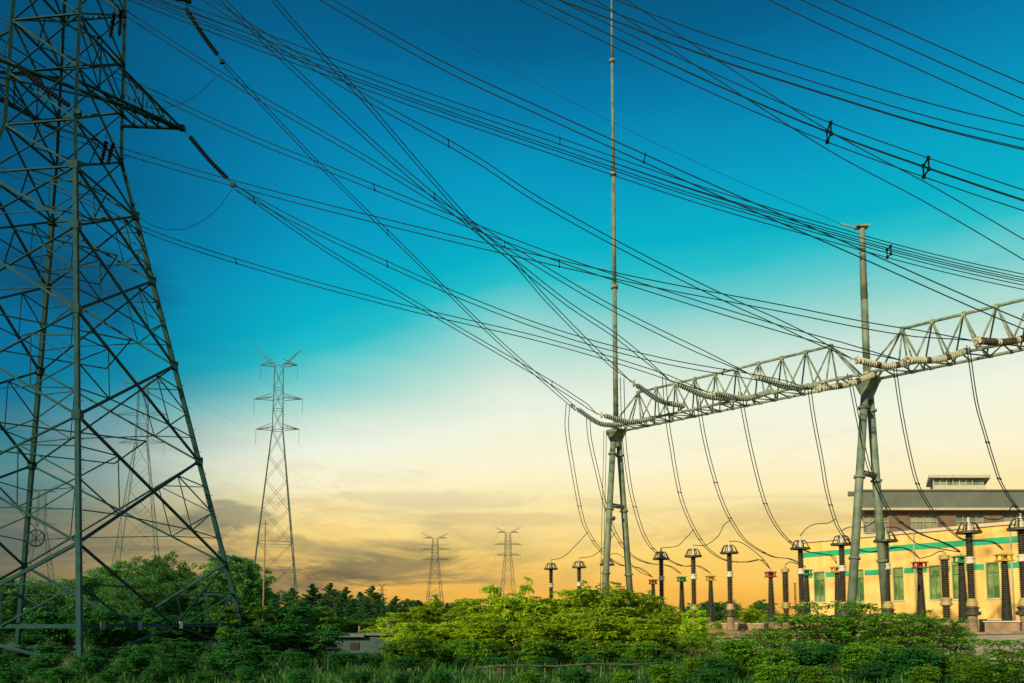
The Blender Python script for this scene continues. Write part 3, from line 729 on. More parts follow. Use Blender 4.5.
# ------------------------------------------------------------------ yard equipment
def post_prof(z0, z1, rc, rs, pitch=.11, r2=None, s2=None):       # ribbed porcelain between z0 and z1
    out = []; n = max(2, int((z1-z0)/pitch)); r2 = r2 or rc; s2 = s2 or rs
    for i in range(n):
        t = i/n; a = z0+(z1-z0)*t; h = (z1-z0)/n; c_, s_ = lerp(rc, r2, t), lerp(rs, s2, t)
        out += [(c_, a), (c_, a+h*.45), (s_, a+h*.55), (c_+.01, a+h*.95)]
    out.append((r2, z1)); return out
TOPZ = P(729, 541, 56).z; 
def hat_post(loc, zb):
    t_ = thing('instrument_transformer', loc, 'x', 'insulator post', 'insulator posts with lampshade shaped wire rings')
    H = TOPZ-zb; c = Vector(loc)
    mb = MB(); mb.lathe(c, [(.24, 0), (.24, H-5.3)], 14); mb.build('pedestal', 'concrete', t_)
    mb = MB(); mb.lathe(c, [(.3, H-5.3), (.42, H-5.26), (.42, H-5.1), (.3, H-5.08), (.3, H-4.95), (.36, H-4.93), (.36, H-4.85)], 14); mb.build('base_flange', 'cone', t_)
    mb = MB(); mb.lathe(c, [(.22, H-4.85), (.28, H-4.8), (.28, H-4.62), (.24, H-4.58), (.24, H-4.5), (.18, H-4.4)], 14); mb.build('lower_collar', 'beige', t_)
    mb = MB(); mb.lathe(c, post_prof(H-4.4, H-2.55, .15, .225), 14); mb.build('lower_porcelain', 'porcelain', t_)
    mb = MB(); mb.lathe(c, [(.17, H-2.55), (.25, H-2.52), (.25, H-2.44), (.21, H-2.42), (.21, H-2.28), (.25, H-2.26), (.25, H-2.18), (.17, H-2.15)], 14); mb.build('middle_collar', 'white', t_)
    mb = MB(); mb.lathe(c, post_prof(H-2.15, H-.8, .15, .215), 14); mb.build('upper_porcelain', 'porcelain', t_)
    mb = MB(); mb.lathe(c, [(.17, H-.8), (.22, H-.75), (.22, H-.62), (.17, H-.6), (.17, H-.42), (.22, H-.4), (.22, H-.33), (.08, H-.28), (.05, H-.02)], 14); mb.build('head', 'white', t_)
    mb = MB(); mb.lathe(c, [(.50, H-.90), (.64, H-.90), (.64, H-.78), (.50, H-.78), (.50, H-.90)], 20)
    for k in range(8):
        a = 2*math.pi*k/8; u = Vector((math.cos(a), math.sin(a), 0))
        mb.sweep([c+u*.58+Vector((0,0,H-.8)), c+u*.42+Vector((0,0,H-.42)), c+u*.32+Vector((0,0,H-.32)), c+u*.1+Vector((0,0,H-.3))], .032, 5)
    for k in range(4):
        a = math.pi*k/4; u = Vector((math.cos(a), math.sin(a), 0)); mb.bar(c-u*.58+Vector((0,0,H-.82)), c+u*.58+Vector((0,0,H-.82)), .05)
    mb.build('corona_ring', 'cone', t_)
    return t_
CT = [(551,562), (579,560), (607,557), (661,550), (693,547), (729,543), (800,538), (841,533), (885,529), (968,519), (1020,515)]
CTL = ['leftmost lampshade topped insulator post, rising from the bushes left of the tall mast', 'lampshade topped insulator post, second from left, just left of the tall mast legs', 'lampshade topped insulator post half hidden behind the tall mast leg',
 'lampshade topped insulator post beside the red capped cone right of the tall mast', 'lampshade topped insulator post between the green capped and yellow capped cones', 'lampshade topped insulator post standing clear on its own grey pedestal right of the tall mast',
 'lampshade topped insulator post at the left end of the cream hall', 'lampshade topped insulator post just left of the shorter mast leg', 'lampshade topped insulator post just right of the shorter mast legs',
 'lampshade topped insulator post between the green and yellow capped cones at right', 'nearest and largest lampshade topped insulator post, cut by the right edge']
proto = None; CTP = []
for i, (px, py) in enumerate(CT):
    q = PZ(px, py-2, TOPZ); base = Vector((q.x, q.y, yz(q.x, q.y)-.05))
    if proto is None: base0 = base; proto = hat_post(base, base.z); o = proto
    else: o = copy_tree(proto); o.location = Vector((q.x, q.y, base0.z))
    o.location.z = base0.z
    if i == 8:
        q = P(px, py-2, 44.6); o.location.x, o.location.y = q.x, q.y; o.scale.z = (q.z-base0.z)/(TOPZ-base0.z)
    o['label'] = CTL[i]; CTP.append(Vector((q.x, q.y, q.z)))
TZ = P(710, 575, 64).z
def cone_post(loc, cap):
    t_ = thing('cable_termination', loc, 'x', 'cable termination', 'dark tapering cable terminations with coloured caps'); c = Vector(loc); H = TZ-loc.z
    mb = MB(); mb.box(c+Vector((0,0,.4)), (.9, .9, .85)); mb.build('plinth', 'concrete', t_)
    mb = MB(); mb.lathe(c, [(.36, .825), (.36, .92)]+post_prof(.92, H-.45, .25, .33, .1, .13, .19), 14); mb.build('shed_body', 'cone', t_)
    mb = MB()
    for zz in (H-.45, H-.12): mb.box(c+Vector((0,0,zz+.03)), (.72, .72, .07))
    for sx_ in (-1, 1):
        for sy_ in (-1, 1): mb.bar(c+Vector((.25*sx_, .25*sy_, H-.4)), c+Vector((.25*sx_, .25*sy_, H-.1)), .09)
    mb.lathe(c, [(.12, H-.38), (.12, H-.08)], 10); mb.build('cap', cap, t_)
    mb = MB(); mb.rod(c+Vector((0,0,H-.04)), c+Vector((0,0,H+.18)), .04); mb.build('terminal_stud', 'white', t_)
    return t_
TT = [(653,579,'red'), (681.5,576,'green'), (710.5,575,'yellow'), (770.5,571,'red'), (806,569,'green'), (837,566,'yellow'), (919.5,561,'red'), (961,555,'green'), (1004,553,'yellow')]
TL = ['red capped dark cone nearest the tall mast', 'green capped dark cone right of the tall mast', 'yellow capped dark cone right of the tall mast', 'red capped dark cone in mid yard, left of the ringless post', 'green capped dark cone tucked behind a post at the left end of the cream hall',
 'yellow capped dark cone just left of the shorter mast leg', 'red capped dark cone in front of the cream hall', 'green capped dark cone in front of the cream hall', 'yellow capped dark cone near the right edge']
TPT = []; cones = {}
for i, (px, py, c_) in enumerate(TT):
    q = PZ(px, py, TZ)
    if c_ not in cones: o = cones[c_] = cone_post(Vector((q.x, q.y, 0.)), c_)
    else: o = copy_tree(cones[c_]); o.location = (q.x, q.y, 0)
    o['label'] = TL[i]; TPT.append(Vector((q.x, q.y, TZ+.15)))
def arrester(loc):
    t_ = thing('surge_arrester', loc, 'x', 'surge arrester', 'ringless ribbed posts'); c = Vector(loc); H = TZ-loc.z
    mb = MB(); mb.lathe(c, [(.26, 0), (.26, .9)], 12); mb.build('pedestal', 'concrete', t_)
    mb = MB(); mb.lathe(c, [(.3, .9), (.3, 1.0)]+post_prof(1.0, 1.75, .16, .25), 14); mb.build('lower_porcelain', 'porcelain', t_)
    mb = MB(); mb.lathe(c, [(.22, 1.75), (.31, 1.8), (.31, 1.9), (.26, 1.92), (.26, 2.05), (.31, 2.08), (.31, 2.14), (.2, 2.2)], 14); mb.build('middle_collar', 'beige', t_)
    mb = MB(); mb.lathe(c, post_prof(2.2, H-.35, .17, .25), 14); mb.build('upper_porcelain', 'porcelain', t_)
    mb = MB(); mb.lathe(c, [(.27, H-.35), (.27, H-.12), (.08, H-.1), (.08, H+.05)], 14); mb.build('head', 'beige', t_)
    return t_
q = PZ(785, 567, TZ); a0 = arrester(Vector((q.x, q.y, .0))); a0['label'] = 'dark ringless post with beige collar left of the cream hall'; AR0 = q
q = PZ(944, 553, TZ); a1 = copy_tree(a0); a1.location = (q.x, q.y, 0); a1['label'] = 'dark ringless post with beige collar in front of the hall windows'; AR1 = q
# low yard things at right: cable trench kerbs and marker post
def kerb(px, Y, w_, d_, h_, lab, rot=-.75):
    X_ = XY(px, Y); z_ = yz(X_, Y); t_ = thing('concrete_block', (X_, Y, z_), lab, 'concrete block', 'low concrete blocks in the yard')
    mb = MB(); mb.box((X_, Y, z_+h_/2-.1), (w_, d_, h_), rot=rot); mb.build('body', 'concrete', t_)
    mb = MB(); mb.box((X_, Y, z_+h_-.1+.032), (w_+.14, d_+.14, .06), rot=rot); mb.build('lid', 'lightband', t_)
kerb(985, 46, 2.4, .7, .75, 'low concrete block left of the yellow capped cone at right'); kerb(905, 50, 3.0, .8, .7, 'low concrete block under the red capped cone by the hall')
kerb(745, 58, 3.2, .8, .5, 'low concrete block in the open yard left of the hall'); kerb(1003, 40, 1.5, .6, .7, 'low concrete block in front of the nearest post')
X_ = XY(796, 60); t_ = thing('marker_post', (X_, 60, yz(X_, 60)), 'thin brown marker stick left of the hall end', 'post')
mb = MB(); mb.bar((X_, 60, 0), (X_, 60, 3.7), .12); mb.build('stick', 'woodpole', t_)
mb = MB(); mb.box((X_, 60, 3.74), (.16, .16, .07)); mb.build('cap', 'concrete', t_)

# droppers
def drop(lab, pts, key_Y, ti=None, tail=None):
    e1 = TPT[ti] if ti is not None else None
    Y1 = e1.y if e1 is not None else tail
    offs = [(-.13,-.1,0), (.13,.1,0)]
    return bundle(lab, pts, key_Y, Y1, offs, None, e1, (.35,.55,.75), r=.026, group='twin droppers', name='dropper_cable', cat='cable', taper=True)
DR = [
 ([(568,404),(567,430),(573,470),(581,513),(588,532),(603,553),(621,565),(639,568),(651,575)], 53.5, 0, 'leftmost dropper cables curving down left of the tall mast'),
 ([(588,415),(590,440),(599,480),(605,504),(615,533),(630,554),(648,563),(669,566),(680,572)], 54, 1, 'second dropper cables from left, passing over the tall mast leg'),
 ([(622,378),(624,438),(629,480),(634,504),(643,533),(654,550),(669,560),(683,566),(698,566),(709,572)], 50, 2, 'dropper cables hugging the right side of the tall mast'),
 ([(664,377),(667,417),(672,450),(677,480),(683,504),(694,529),(707,548),(725,560),(746,562),(761,560),(769,566)], 49.5, 3, 'dropper cables first to the right of the tall mast, ending at a red cap'),
 ([(697,388),(701,420),(707,450),(715,480),(722,501),(731,520),(746,541),(771,556),(790,559),(804,566)], 48, 4, 'dropper cables second to the right of the tall mast'),
 ([(740,392),(743,410),(751,450),(764,500),(777,527),(791.5,543),(806,551),(822,554),(832,556),(837,563)], 46.5, 5, 'dropper cables midway between the two masts, ending at a yellow cap'),
 ([(809,386),(814,420),(821.6,460),(826.5,489),(834.7,519),(841,532),(852.6,546.5),(870.6,552),(897,547.5),(911,551),(918,558)], 44.5, 6, 'dropper cables just left of the shorter mast'),
 ([(849,374),(857,415),(867,460),(874,480),(887,507),(903,524),(923,535),(942,542),(954,548),(960,553)], 42.5, 7, 'dropper cables falling in front of the shorter mast leg'),
 ([(894,362),(901,410),(911,460),(919.6,489),(936,515.5),(952,532),(965,540),(991,541.6),(1003,550)], 41.5, 8, 'dropper cables first to the right of the shorter mast'),
 ([(968,346),(976,400),(984,430),(993,460),(1001,483),(1014,504),(1024,514),(1055,535)], 39, None, 'rightmost dropper cables running out of the right edge')]
for pts, Y0, ti, lab in DR: drop(lab, pts, Y0, ti, 41)
def tap(lab, pts, Y0, Y1, e0=None, e1=None):
    bundle(lab, pts, Y0, Y1, [(0,0,0)], e0, e1, (), r=.028, group='single tap cables', name='tap_cable', cat='cable')
tap('tap cable reaching up from the leftmost lampshade post', [(551,560),(563,557),(575,546),(588,532)], 0, 62, CTP[0], None)
tap('tap cable reaching up from the second lampshade post', [(579,557),(592,556),(603,548),(615,533)], 0, 61, CTP[1], None)
tap('tap cable from the post behind the tall mast leg to the red cap', [(607,554),(618,554),(630,563),(640,572),(652,577)], 0, 0, CTP[2], TPT[0])
tap('tap cable from the post beside the red cap near the tall mast', [(662,547),(677,546),(686,538),(694,529)], 0, 59, CTP[3], None)
tap('tap cable in an S shape from the post between green and yellow caps', [(693,544),(706,545),(718,536),(724,525),(731,520)], 0, 56, CTP[4], None)
tap('tap cable sagging from the clear standing post to the mid yard red cap', [(730,541),(742,543),(761,557),(770,568)], 0, 0, CTP[5], TPT[3])
tap('tap cable from the post at the left end of the hall', [(800,536),(807,528),(816,524),(828,523),(835,519)], 0, 51, CTP[6], None)
tap('tap cable from the post left of the shorter mast', [(842,531),(850,527),(865,527),(877,519),(887,507)], 0, 46.5, CTP[7], None)
tap('tap cable from the post right of the shorter mast to the green cap', [(887,526),(900,529),(916,543),(936,548),(955,549)], 0, 0, CTP[8], TPT[7])
tap('tap cable from the post at right up to the rightmost dropper', [(969,517),(978,514),(988,519),(1002,518),(1013,505)], 0, 40.5, CTP[9], None)
tap('tap cable linking the ringless post left of the hall to its neighbour', [(785,565),(790,562),(797,564),(804,570)], AR0.y, 57, None, TPT[4])
tap('tap cable linking the ringless post by the windows to the red cap', [(919,559),(930,556),(938,552),(944,551)], 0, AR1.y, TPT[6], None)

# ------------------------------------------------------------------ far pylons
def far_pylon(px, ytop, Y, wpx, lab, rot=.3, lvl=None, thick=1., base=1.22):
    """ytop: pixel of the V tips; wpx: pixel half width of the V head"""
    X_ = XY(px, Y, (ytop+600)/2); zt_ = P(px, ytop, Y).z; H = zt_-GZ; wv = wpx*Y/F
    t_ = thing('lattice_pylon', (X_, Y, GZ), lab, 'pylon', 'pylons far across the fields')
    C = Vector((X_, Y, GZ)); hb, hw, ht = wv*base, wv*.25, wv*.20
    zw = H*.71; zv = H*.935
    def cr(k, zz):
        h_ = lerp(hb, hw, zz/zw) if zz < zw else lerp(hw, ht, (zz-zw)/(zv-zw))
        a = rot+math.pi/4+k*math.pi/2; return C+Vector((h_*1.35*math.cos(a), h_*1.35*math.sin(a), zz))
    tk = Y/F*.75*thick; tn = Y/F*.40*thick
    lv = [0, zw*.24, zw*.44, zw*.61, zw*.75, zw*.87, zw, zw+(zv-zw)*.33, zw+(zv-zw)*.66, zv]
    for k in range(4):
        mb = MB(); mb.bar(cr(k, 0), cr(k, zw), tk); mb.bar(cr(k, zw), cr(k, zv), tk*.9); mb.build('leg', 'pylon_hazed', t_)
    mb = MB()
    for i in range(len(lv)-1):
        for k in range(4):
            mb.bar(cr(k, lv[i]), cr(k+1, lv[i+1]), tn*.7); mb.bar(cr(k+1, lv[i]), cr(k, lv[i+1]), tn*.7)
            if i in (2, 6, 7, 8): mb.bar(cr(k, lv[i]), cr(k+1, lv[i]), tn)
            if i < 4:
                m0 = (cr(k, lv[i])+cr(k+1, lv[i]))/2; mb.bar(m0, cr(k, (lv[i]+lv[i+1])/2), tn*.6); mb.bar(m0, cr(k+1, (lv[i]+lv[i+1])/2), tn*.6)
    mb.build('bracing', 'pylon_hazed', t_)
    ax = Vector((1, 0, 0))
    for zz, hw_ in ((zw+.004*H, 1.0), (zw+(zv-zw)*.5, 1.12), (H*.945, .86)):
        mb = MB()
        for sg in (-1, 1):
            tip = C+ax*sg*wv*hw_+Vector((0,0,zz)); r0 = C+ax*sg*hw; 
            for dy_ in (-hw, hw):
                mb.bar(r0+Vector((0,dy_,zz)), tip, tn*1.2); mb.bar(r0+Vector((0,dy_,zz+H*.016)), tip, tn)
            for q in (.3, .6): mb.bar((r0+Vector((0,0,zz))).lerp(tip, q), (r0+Vector((0,0,zz+H*.016))).lerp(tip, q), tn*.7)
        mb.bar(C+Vector((-hw,0,zz)), C+Vector((hw,0,zz)), tn); mb.build('cross_arm', 'pylon_hazed', t_)
        for sg in (-1, 1):
            tip = C+ax*sg*wv*hw_+Vector((0,0,zz)); mb = MB(); mb.lathe(tip+Vector((0,0,-H*.055)), post_prof(0, H*.055, tn*.25, tn*.6, H*.01), 6)
            mb.build('insulator', 'cone', t_)
    mb = MB()
    for sg in (-1, 1):
        tip = C+ax*sg*wv+Vector((0,0,H)); a = C+ax*sg*ht+Vector((0,0,zv))
        mb.bar(a, tip, tn*1.2); mb.bar(a-ax*sg*ht*.8, tip, tn)
        for q in (.3, .55, .8): mb.bar(a.lerp(tip, q), (a-ax*sg*ht*.8).lerp(tip, q), tn*.7)
        mb.bar(tip, tip+ax*sg*wv*.1, tn)
    mb.build('peak_horns', 'pylon_hazed', t_)
    return C, wv, H, zw, zv
p1 = far_pylon(276.5, 350, 133, 22, 'slender lattice pylon with V shaped peak standing clear right of the huge pylon', thick=1.1)
p2 = far_pylon(140, 369, 150, 23, 'slender lattice pylon seen through the huge pylon bracing, left of the clear one', thick=.75)  # thinned members stand in for haze
p3 = far_pylon(435, 533, 300, 13.5, 'small distant pylon, left of the two beyond the middle trees', thick=.55, base=.75)
p4 = far_pylon(508, 527, 290, 12.5, 'small distant pylon, right of the two beyond the middle trees', thick=.55, base=.75)
p5 = far_pylon(40, 484, 260, 16, 'small distant pylon behind the left legs of the huge pylon', thick=.6)
p6 = far_pylon(382, 583, 520, 4.5, 'tiny faint pylon on the horizon above the pines', thick=.45)
k = 0
for (A, B, nm) in ((p1, p3, 'clear pylon and the left distant pylon'), (p2, p4, 'pylon behind the bracing and the right distant pylon')):
    for sg in (-1, 1):
        for lv_, ln in ((0, 'lower'), (1, 'upper')):
            za = A[3] if lv_ == 0 else A[2]*.945; zb_ = B[3] if lv_ == 0 else B[2]*.945
            a = A[0]+Vector((sg*A[1], 0, za-A[2]*.05*(lv_ == 0))); b_ = B[0]+Vector((sg*B[1], 0, zb_))
            pts = [a.lerp(b_, t)-Vector((0,0,22*t*(1-t))) for t in np.linspace(0, 1, 24)]
            mb = MB(); mb.sweep(pts, .007, 4)
            tag(mb.build('far_wire', 'wire', None, a), 'faint %s %s wire between the %s' % (ln, 'left' if sg < 0 else 'right', nm), 'power line', 'faint far wires')
# wooden pole
X_ = XY(263, 60); t_ = thing('utility_pole', (X_, 60, GZ), 'thin bare wooden pole in front of the clear standing far pylon', 'pole')
mb = MB(); mb.rod((X_, 60, GZ-.2), (X_, 60, P(263, 520, 60).z), .08, .05, 10); mb.build('shaft', 'woodpole', t_)
mb = MB(); mb.bar((X_-.25, 60, P(263, 524, 60).z), (X_+.25, 60, P(263, 524, 60).z), .06); mb.build('cross_piece', 'woodpole', t_)

# ------------------------------------------------------------------ vegetation
def leaf_mesh(name, C, A, Lg, Wd, mat, seed=1):
    """C centres, A axis directions (n,3), Lg length, Wd width (n) -> folded diamond leaves"""
    r = np.random.RandomState(seed); n = len(C)
    A = A/np.maximum(np.linalg.norm(A, axis=1, keepdims=True), 1e-6)
    U = np.tile([0., 0., 1.], (n, 1))+r.normal(0, .45, (n, 3)); Sd = np.cross(A, U); Sd /= np.maximum(np.linalg.norm(Sd, axis=1, keepdims=True), 1e-6)
    Nn = np.cross(Sd, A)
    Lg = Lg[:, None]; Wd = Wd[:, None]
    V = np.empty((n, 4, 3)); V[:, 0] = C; V[:, 1] = C+A*Lg*.45+Sd*Wd*.5+Nn*Wd*.12; V[:, 2] = C+A*Lg-Nn*Lg*.12; V[:, 3] = C+A*Lg*.45-Sd*Wd*.5+Nn*Wd*.12
    me = bpy.data.meshes.new(name); me.vertices.add(4*n); me.vertices.foreach_set('co', V.reshape(-1))
    me.loops.add(4*n); me.loops.foreach_set('vertex_index', np.arange(4*n, dtype=np.int32))
    me.polygons.add(n); me.polygons.foreach_set('loop_start', np.arange(0, 4*n, 4, dtype=np.int32)); 
    try: me.polygons.foreach_set('loop_total', np.full(n, 4, dtype=np.int32))
    except Exception: pass
    me.materials.append(M[mat]); me.update(calc_edges=True); me.validate(); return me
def wood_mesh(name, branches, mat='bark'):
    mb = MB()
    for pts, r0, r1 in branches:
        m = len(pts); mb.sweep(pts, [lerp(r0, r1, i/(m-1)) for i in range(m)], 5)
    me = bpy.data.meshes.new(name); me.from_pydata([tuple(v) for v in mb.v], [], mb.f); me.materials.append(M[mat]); me.update(); return me
def rand_dir(r, n):
    v = r.normal(0, 1, (n, 3)); return v/np.linalg.norm(v, axis=1, keepdims=True)
def gen_shrub(seed, H=2.8, rad=1.5, stems=8, tips=230, fronds=6, leaflets=8, ll=.15, lw=.075, layered=True):
    """upright suckering shrub with drooping compound leaves"""
    r = np.random.RandomState(seed); br = []; C = []; A = []
    st = []
    for i in range(stems):
        a = r.uniform(0, 2*math.pi); R0 = r.uniform(.05, .35)*rad; R1 = r.uniform(.3, .95)*rad; h = H*r.uniform(.62, 1.0)*(1-.25*(R1/rad)**2)
        b0 = np.array([R0*math.cos(a), R0*math.sin(a), 0]); b1 = np.array([R1*math.cos(a+r.uniform(-.4,.4)), R1*math.sin(a), h])
        mid = (b0*.4+b1*.6); mid[:2] *= .75; mid[2] = h*.55
        pts = [Vector(b0), Vector((b0+mid)/2+r.normal(0,.04,3)), Vector(mid), Vector((mid+b1)/2+r.normal(0,.05,3)), Vector(b1)]
        br.append((pts, .035, .01)); st.append((mid, b1, (b0+mid)/2))
    for k in range(tips):
        m_, t_, l_ = st[r.randint(stems)]; u = r.beta(1.5, 1.1)*1.0
        base = np.array(l_)*(1-u)+np.array(t_)*u if r.rand() < .45 else np.array(m_)*(1-u)+np.array(t_)*u
        dd = rand_dir(r, 1)[0]; dd[2] = abs(dd[2])*.35
        end = base+dd*r.uniform(.15, .75)*rad*.55
        if layered: end[2] = round(end[2]/.33)*.33*.55+end[2]*.45
        br.append(([Vector(base), Vector((base+end)/2+np.array([0,0,.05])), Vector(end)], .009, .004))
        for f in range(fronds):
            a = r.uniform(0, 2*math.pi); fd = np.array([math.cos(a), math.sin(a), r.uniform(-.1, .5)]); fl = r.uniform(.22, .42)*(H/2.8)**.3
            for j in range(leaflets):
                t = (j//2+1)/(leaflets/2); pos = end+fd*fl*t; pos[2] -= .22*fl*t*t*2
                sd_ = np.array([-fd[1], fd[0], 0])*(1 if j % 2 else -1)
                C.append(pos); A.append(sd_*.9+fd*.55+np.array([0,0,-.25])+r.normal(0,.2,3))
    C = np.array(C); A = np.array(A); n = len(C)
    return C, A, ll*r.uniform(.7, 1.2, n), lw*r.uniform(.7, 1.3, n), br
def gen_tree(seed, H=8., lobes=24, rad=3.0, cb=.12, n=26000, ll=.24, up=.4):
    r = np.random.RandomState(seed); br = [([Vector((0,0,0)), Vector((r.normal(0,.1), r.normal(0,.1), H*.3)), Vector((r.normal(0,.25), r.normal(0,.25), H*.75))], .16, .05)]
    C = []; A = []
    lc = []
    for i in range(lobes):
        t = (i+.5)/lobes; zz = H*(cb+(.93-cb)*t); rr = rad*math.sqrt(max(0, 1-((t-.38)/.66)**2)); a = i*2.4+r.uniform(-.4,.4)
        c = np.array([rr*.62*math.cos(a), rr*.62*math.sin(a), zz]); lc.append((c, rad*r.uniform(.20, .40)))
        br.append(([Vector((0,0,zz*.6)), Vector((c[0]*.5, c[1]*.5, zz*.82)), Vector(c)], .06, .02))
    per = n//lobes
    for c, R_ in lc:
        ncl = 16; dirs = rand_dir(r, ncl); dirs[:, 2] = dirs[:, 2]*.75+.15
        for dd in dirs:
            cc = c+dd*R_*r.uniform(.5, 1.5)*np.array([1,1,1.1]); m = per//ncl; o = rand_dir(r, m)*(r.rand(m, 1)**.5)*R_*.34*np.array([1,1,.9])
            br.append(([Vector(c), Vector(cc)], .018, .006))
            C.append(cc+o); A.append(o/(R_*.4)+dd*.5+np.array([0,0,up])+r.normal(0,.4,(m,3)))
    C = np.concatenate(C); A = np.concatenate(A); n = len(C)
    return C, A, ll*r.uniform(.6, 1.3, n), ll*.5*r.uniform(.6, 1.2, n), br
def gen_pine(seed, H=7., rad=2.6, n=22000):
    r = np.random.RandomState(seed); br = [([Vector((0,0,0)), Vector((0,0,H*.5)), Vector((0,0,H*.98))], .13, .02)]; C = []; A = []
    whorls = 18
    for w_ in range(whorls):
        t = (w_/(whorls-1))**.85; zz = H*(.12+.85*t); R_ = rad*(1-t)**.85*1.15+.10
        nb = int(9-4*t)
        for b_ in range(nb):
            a = r.uniform(0, 2*math.pi); Rb = R_*r.uniform(.65, 1.1); tip = np.array([Rb*math.cos(a), Rb*math.sin(a), zz+Rb*.28]); b0 = np.array([0, 0, zz-.15])
            br.append(([Vector(b0), Vector((b0+tip)/2-np.array([0,0,.08])), Vector(tip)], .03, .01))
            m = max(20, n//(whorls*7)); u = r.rand(m)**.6; nodes = b0+(tip-b0)*(np.round(u*7)[:, None]/7*.5+u[:, None]*.5)
            o = rand_dir(r, m); o[:, 2] = np.abs(o[:, 2])*.8
            sc_ = 1-.7*t; C.append(nodes+o*.10*sc_+r.normal(0,.10*sc_,(m,3))); A.append(o+np.array([math.cos(a)*.4, math.sin(a)*.4, .5]))
    C = np.concatenate(C); A = np.concatenate(A); n = len(C)
    return C, A, .30*r.uniform(.6, 1.25, n)*(1-.55*C[:, 2]/H), .06*r.uniform(.8, 1.3, n), br
def make_plant(kind, seed, mat, **kw):
    C, A, lg, wd, br = {'shrub': gen_shrub, 'tree': gen_tree, 'pine': gen_pine}[kind](seed, **kw)
    return leaf_mesh('crown', C, A, lg, wd, mat, seed), wood_mesh('stems' if kind == 'shrub' else 'trunk', br), float(C[:, 2].max())
LIB = {}
for s_, mt in enumerate(('leaf_yellow', 'leaf_mid', 'leaf_shaded')):
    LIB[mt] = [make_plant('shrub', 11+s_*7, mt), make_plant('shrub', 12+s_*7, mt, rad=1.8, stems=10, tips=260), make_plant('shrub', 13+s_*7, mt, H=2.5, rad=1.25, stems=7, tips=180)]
LIB['wild'] = [make_plant('shrub', 41, 'leaf_mid', H=2.4, rad=2.0, stems=10, tips=130, ll=.11, lw=.045), make_plant('shrub', 42, 'leaf_mid', H=2.2, rad=1.7, stems=9, tips=90, ll=.11, lw=.045)]
LIB['tree'] = [make_plant('tree', 51, 'leaf_tree'), make_plant('tree', 52, 'leaf_tree', lobes=30, rad=3.6), make_plant('tree', 53, 'leaf_tree', H=7, rad=2.8, lobes=20, up=.9)]
LIB['pine'] = [make_plant('pine', 61, 'needle'), make_plant('pine', 62, 'needle', rad=3.1), make_plant('pine', 63, 'needle', rad=2.2)]
prng = random.Random(8)
def plant(kind, v, px, topy, Y, lab, grp, name='shrub', cat='shrub', gz=None, wide=1.):
    crown, wood, h0 = LIB[kind][v % len(LIB[kind])]
    X_ = XY(px, Y); gz = GZ if gz is None else gz; top = P(px, topy, Y).z; s_ = (top-gz)/h0
    t_ = thing(name, (X_, Y, gz-.03), lab, cat, grp); t_.rotation_euler.z = prng.uniform(0, 6.28)
    ww = s_*wide*prng.uniform(.92, 1.1); t_.scale = (ww, ww, s_)
    for me in (crown, wood):
        o = bpy.data.objects.new(me.name.split('.')[0], me); COL.objects.link(o); o.parent = t_
    return t_
G_TH = 'sunlit shrubs of the middle thicket'
th = [(398,612,46),(418,606,45),(440,603,46),(462,606,44),(484,598,45),(522,592,46),(545,596,45),(566,590,46),(590,587,46),(612,582,45),(632,594,46),(652,606,45),(672,612,45),
      (405,622,40),(432,618,39),(458,617,40),(486,614,39),(512,612,40),(540,610,39),(566,612,40),(592,610,39),(618,612,40),(642,618,39)]
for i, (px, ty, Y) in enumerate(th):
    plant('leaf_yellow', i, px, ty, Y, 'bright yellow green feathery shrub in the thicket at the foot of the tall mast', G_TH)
for px_, ty_, Y_, lb_ in ((590,580,43,'slim sapling reaching up over the left leg foot of the tall mast'), (655,590,44,'slim sapling standing between the tall mast and the first cones'), (430,594,45,'slim sapling at the left end of the thicket'), (692,604,40,'slim sapling at the right end of the thicket')):
    plant('leaf_yellow', 0, px_, ty_, Y_, lb_, None, 'sapling', 'sapling', wide=.5)
plant('leaf_yellow', 2, 506, 577, 44, 'slim sapling poking highest out of the middle of the thicket', None, 'sapling', 'sapling', wide=.55)
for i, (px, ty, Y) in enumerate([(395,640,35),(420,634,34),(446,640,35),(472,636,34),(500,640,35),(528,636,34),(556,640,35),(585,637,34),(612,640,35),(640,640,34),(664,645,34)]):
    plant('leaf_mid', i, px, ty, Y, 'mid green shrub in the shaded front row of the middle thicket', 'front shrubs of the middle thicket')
# left side dark undergrowth
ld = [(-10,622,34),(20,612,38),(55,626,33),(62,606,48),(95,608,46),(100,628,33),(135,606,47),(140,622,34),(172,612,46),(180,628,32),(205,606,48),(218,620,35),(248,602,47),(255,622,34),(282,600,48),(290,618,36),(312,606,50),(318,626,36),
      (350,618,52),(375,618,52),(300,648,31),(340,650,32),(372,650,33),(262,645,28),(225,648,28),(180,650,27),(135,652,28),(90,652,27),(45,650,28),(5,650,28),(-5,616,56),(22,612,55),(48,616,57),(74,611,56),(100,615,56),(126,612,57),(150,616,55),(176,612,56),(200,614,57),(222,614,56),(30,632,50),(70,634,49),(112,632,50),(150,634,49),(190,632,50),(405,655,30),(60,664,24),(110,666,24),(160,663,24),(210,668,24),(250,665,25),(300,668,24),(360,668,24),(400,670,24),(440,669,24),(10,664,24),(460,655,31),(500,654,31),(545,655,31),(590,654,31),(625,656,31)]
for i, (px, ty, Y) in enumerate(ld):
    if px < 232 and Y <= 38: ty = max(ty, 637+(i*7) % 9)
    plant('leaf_shaded' if i not in (18,19,16,12) else 'leaf_mid', i, px, ty, Y, 'dark green shrub in the undergrowth around the huge pylon and the shed', 'dark shrubs of the left undergrowth')
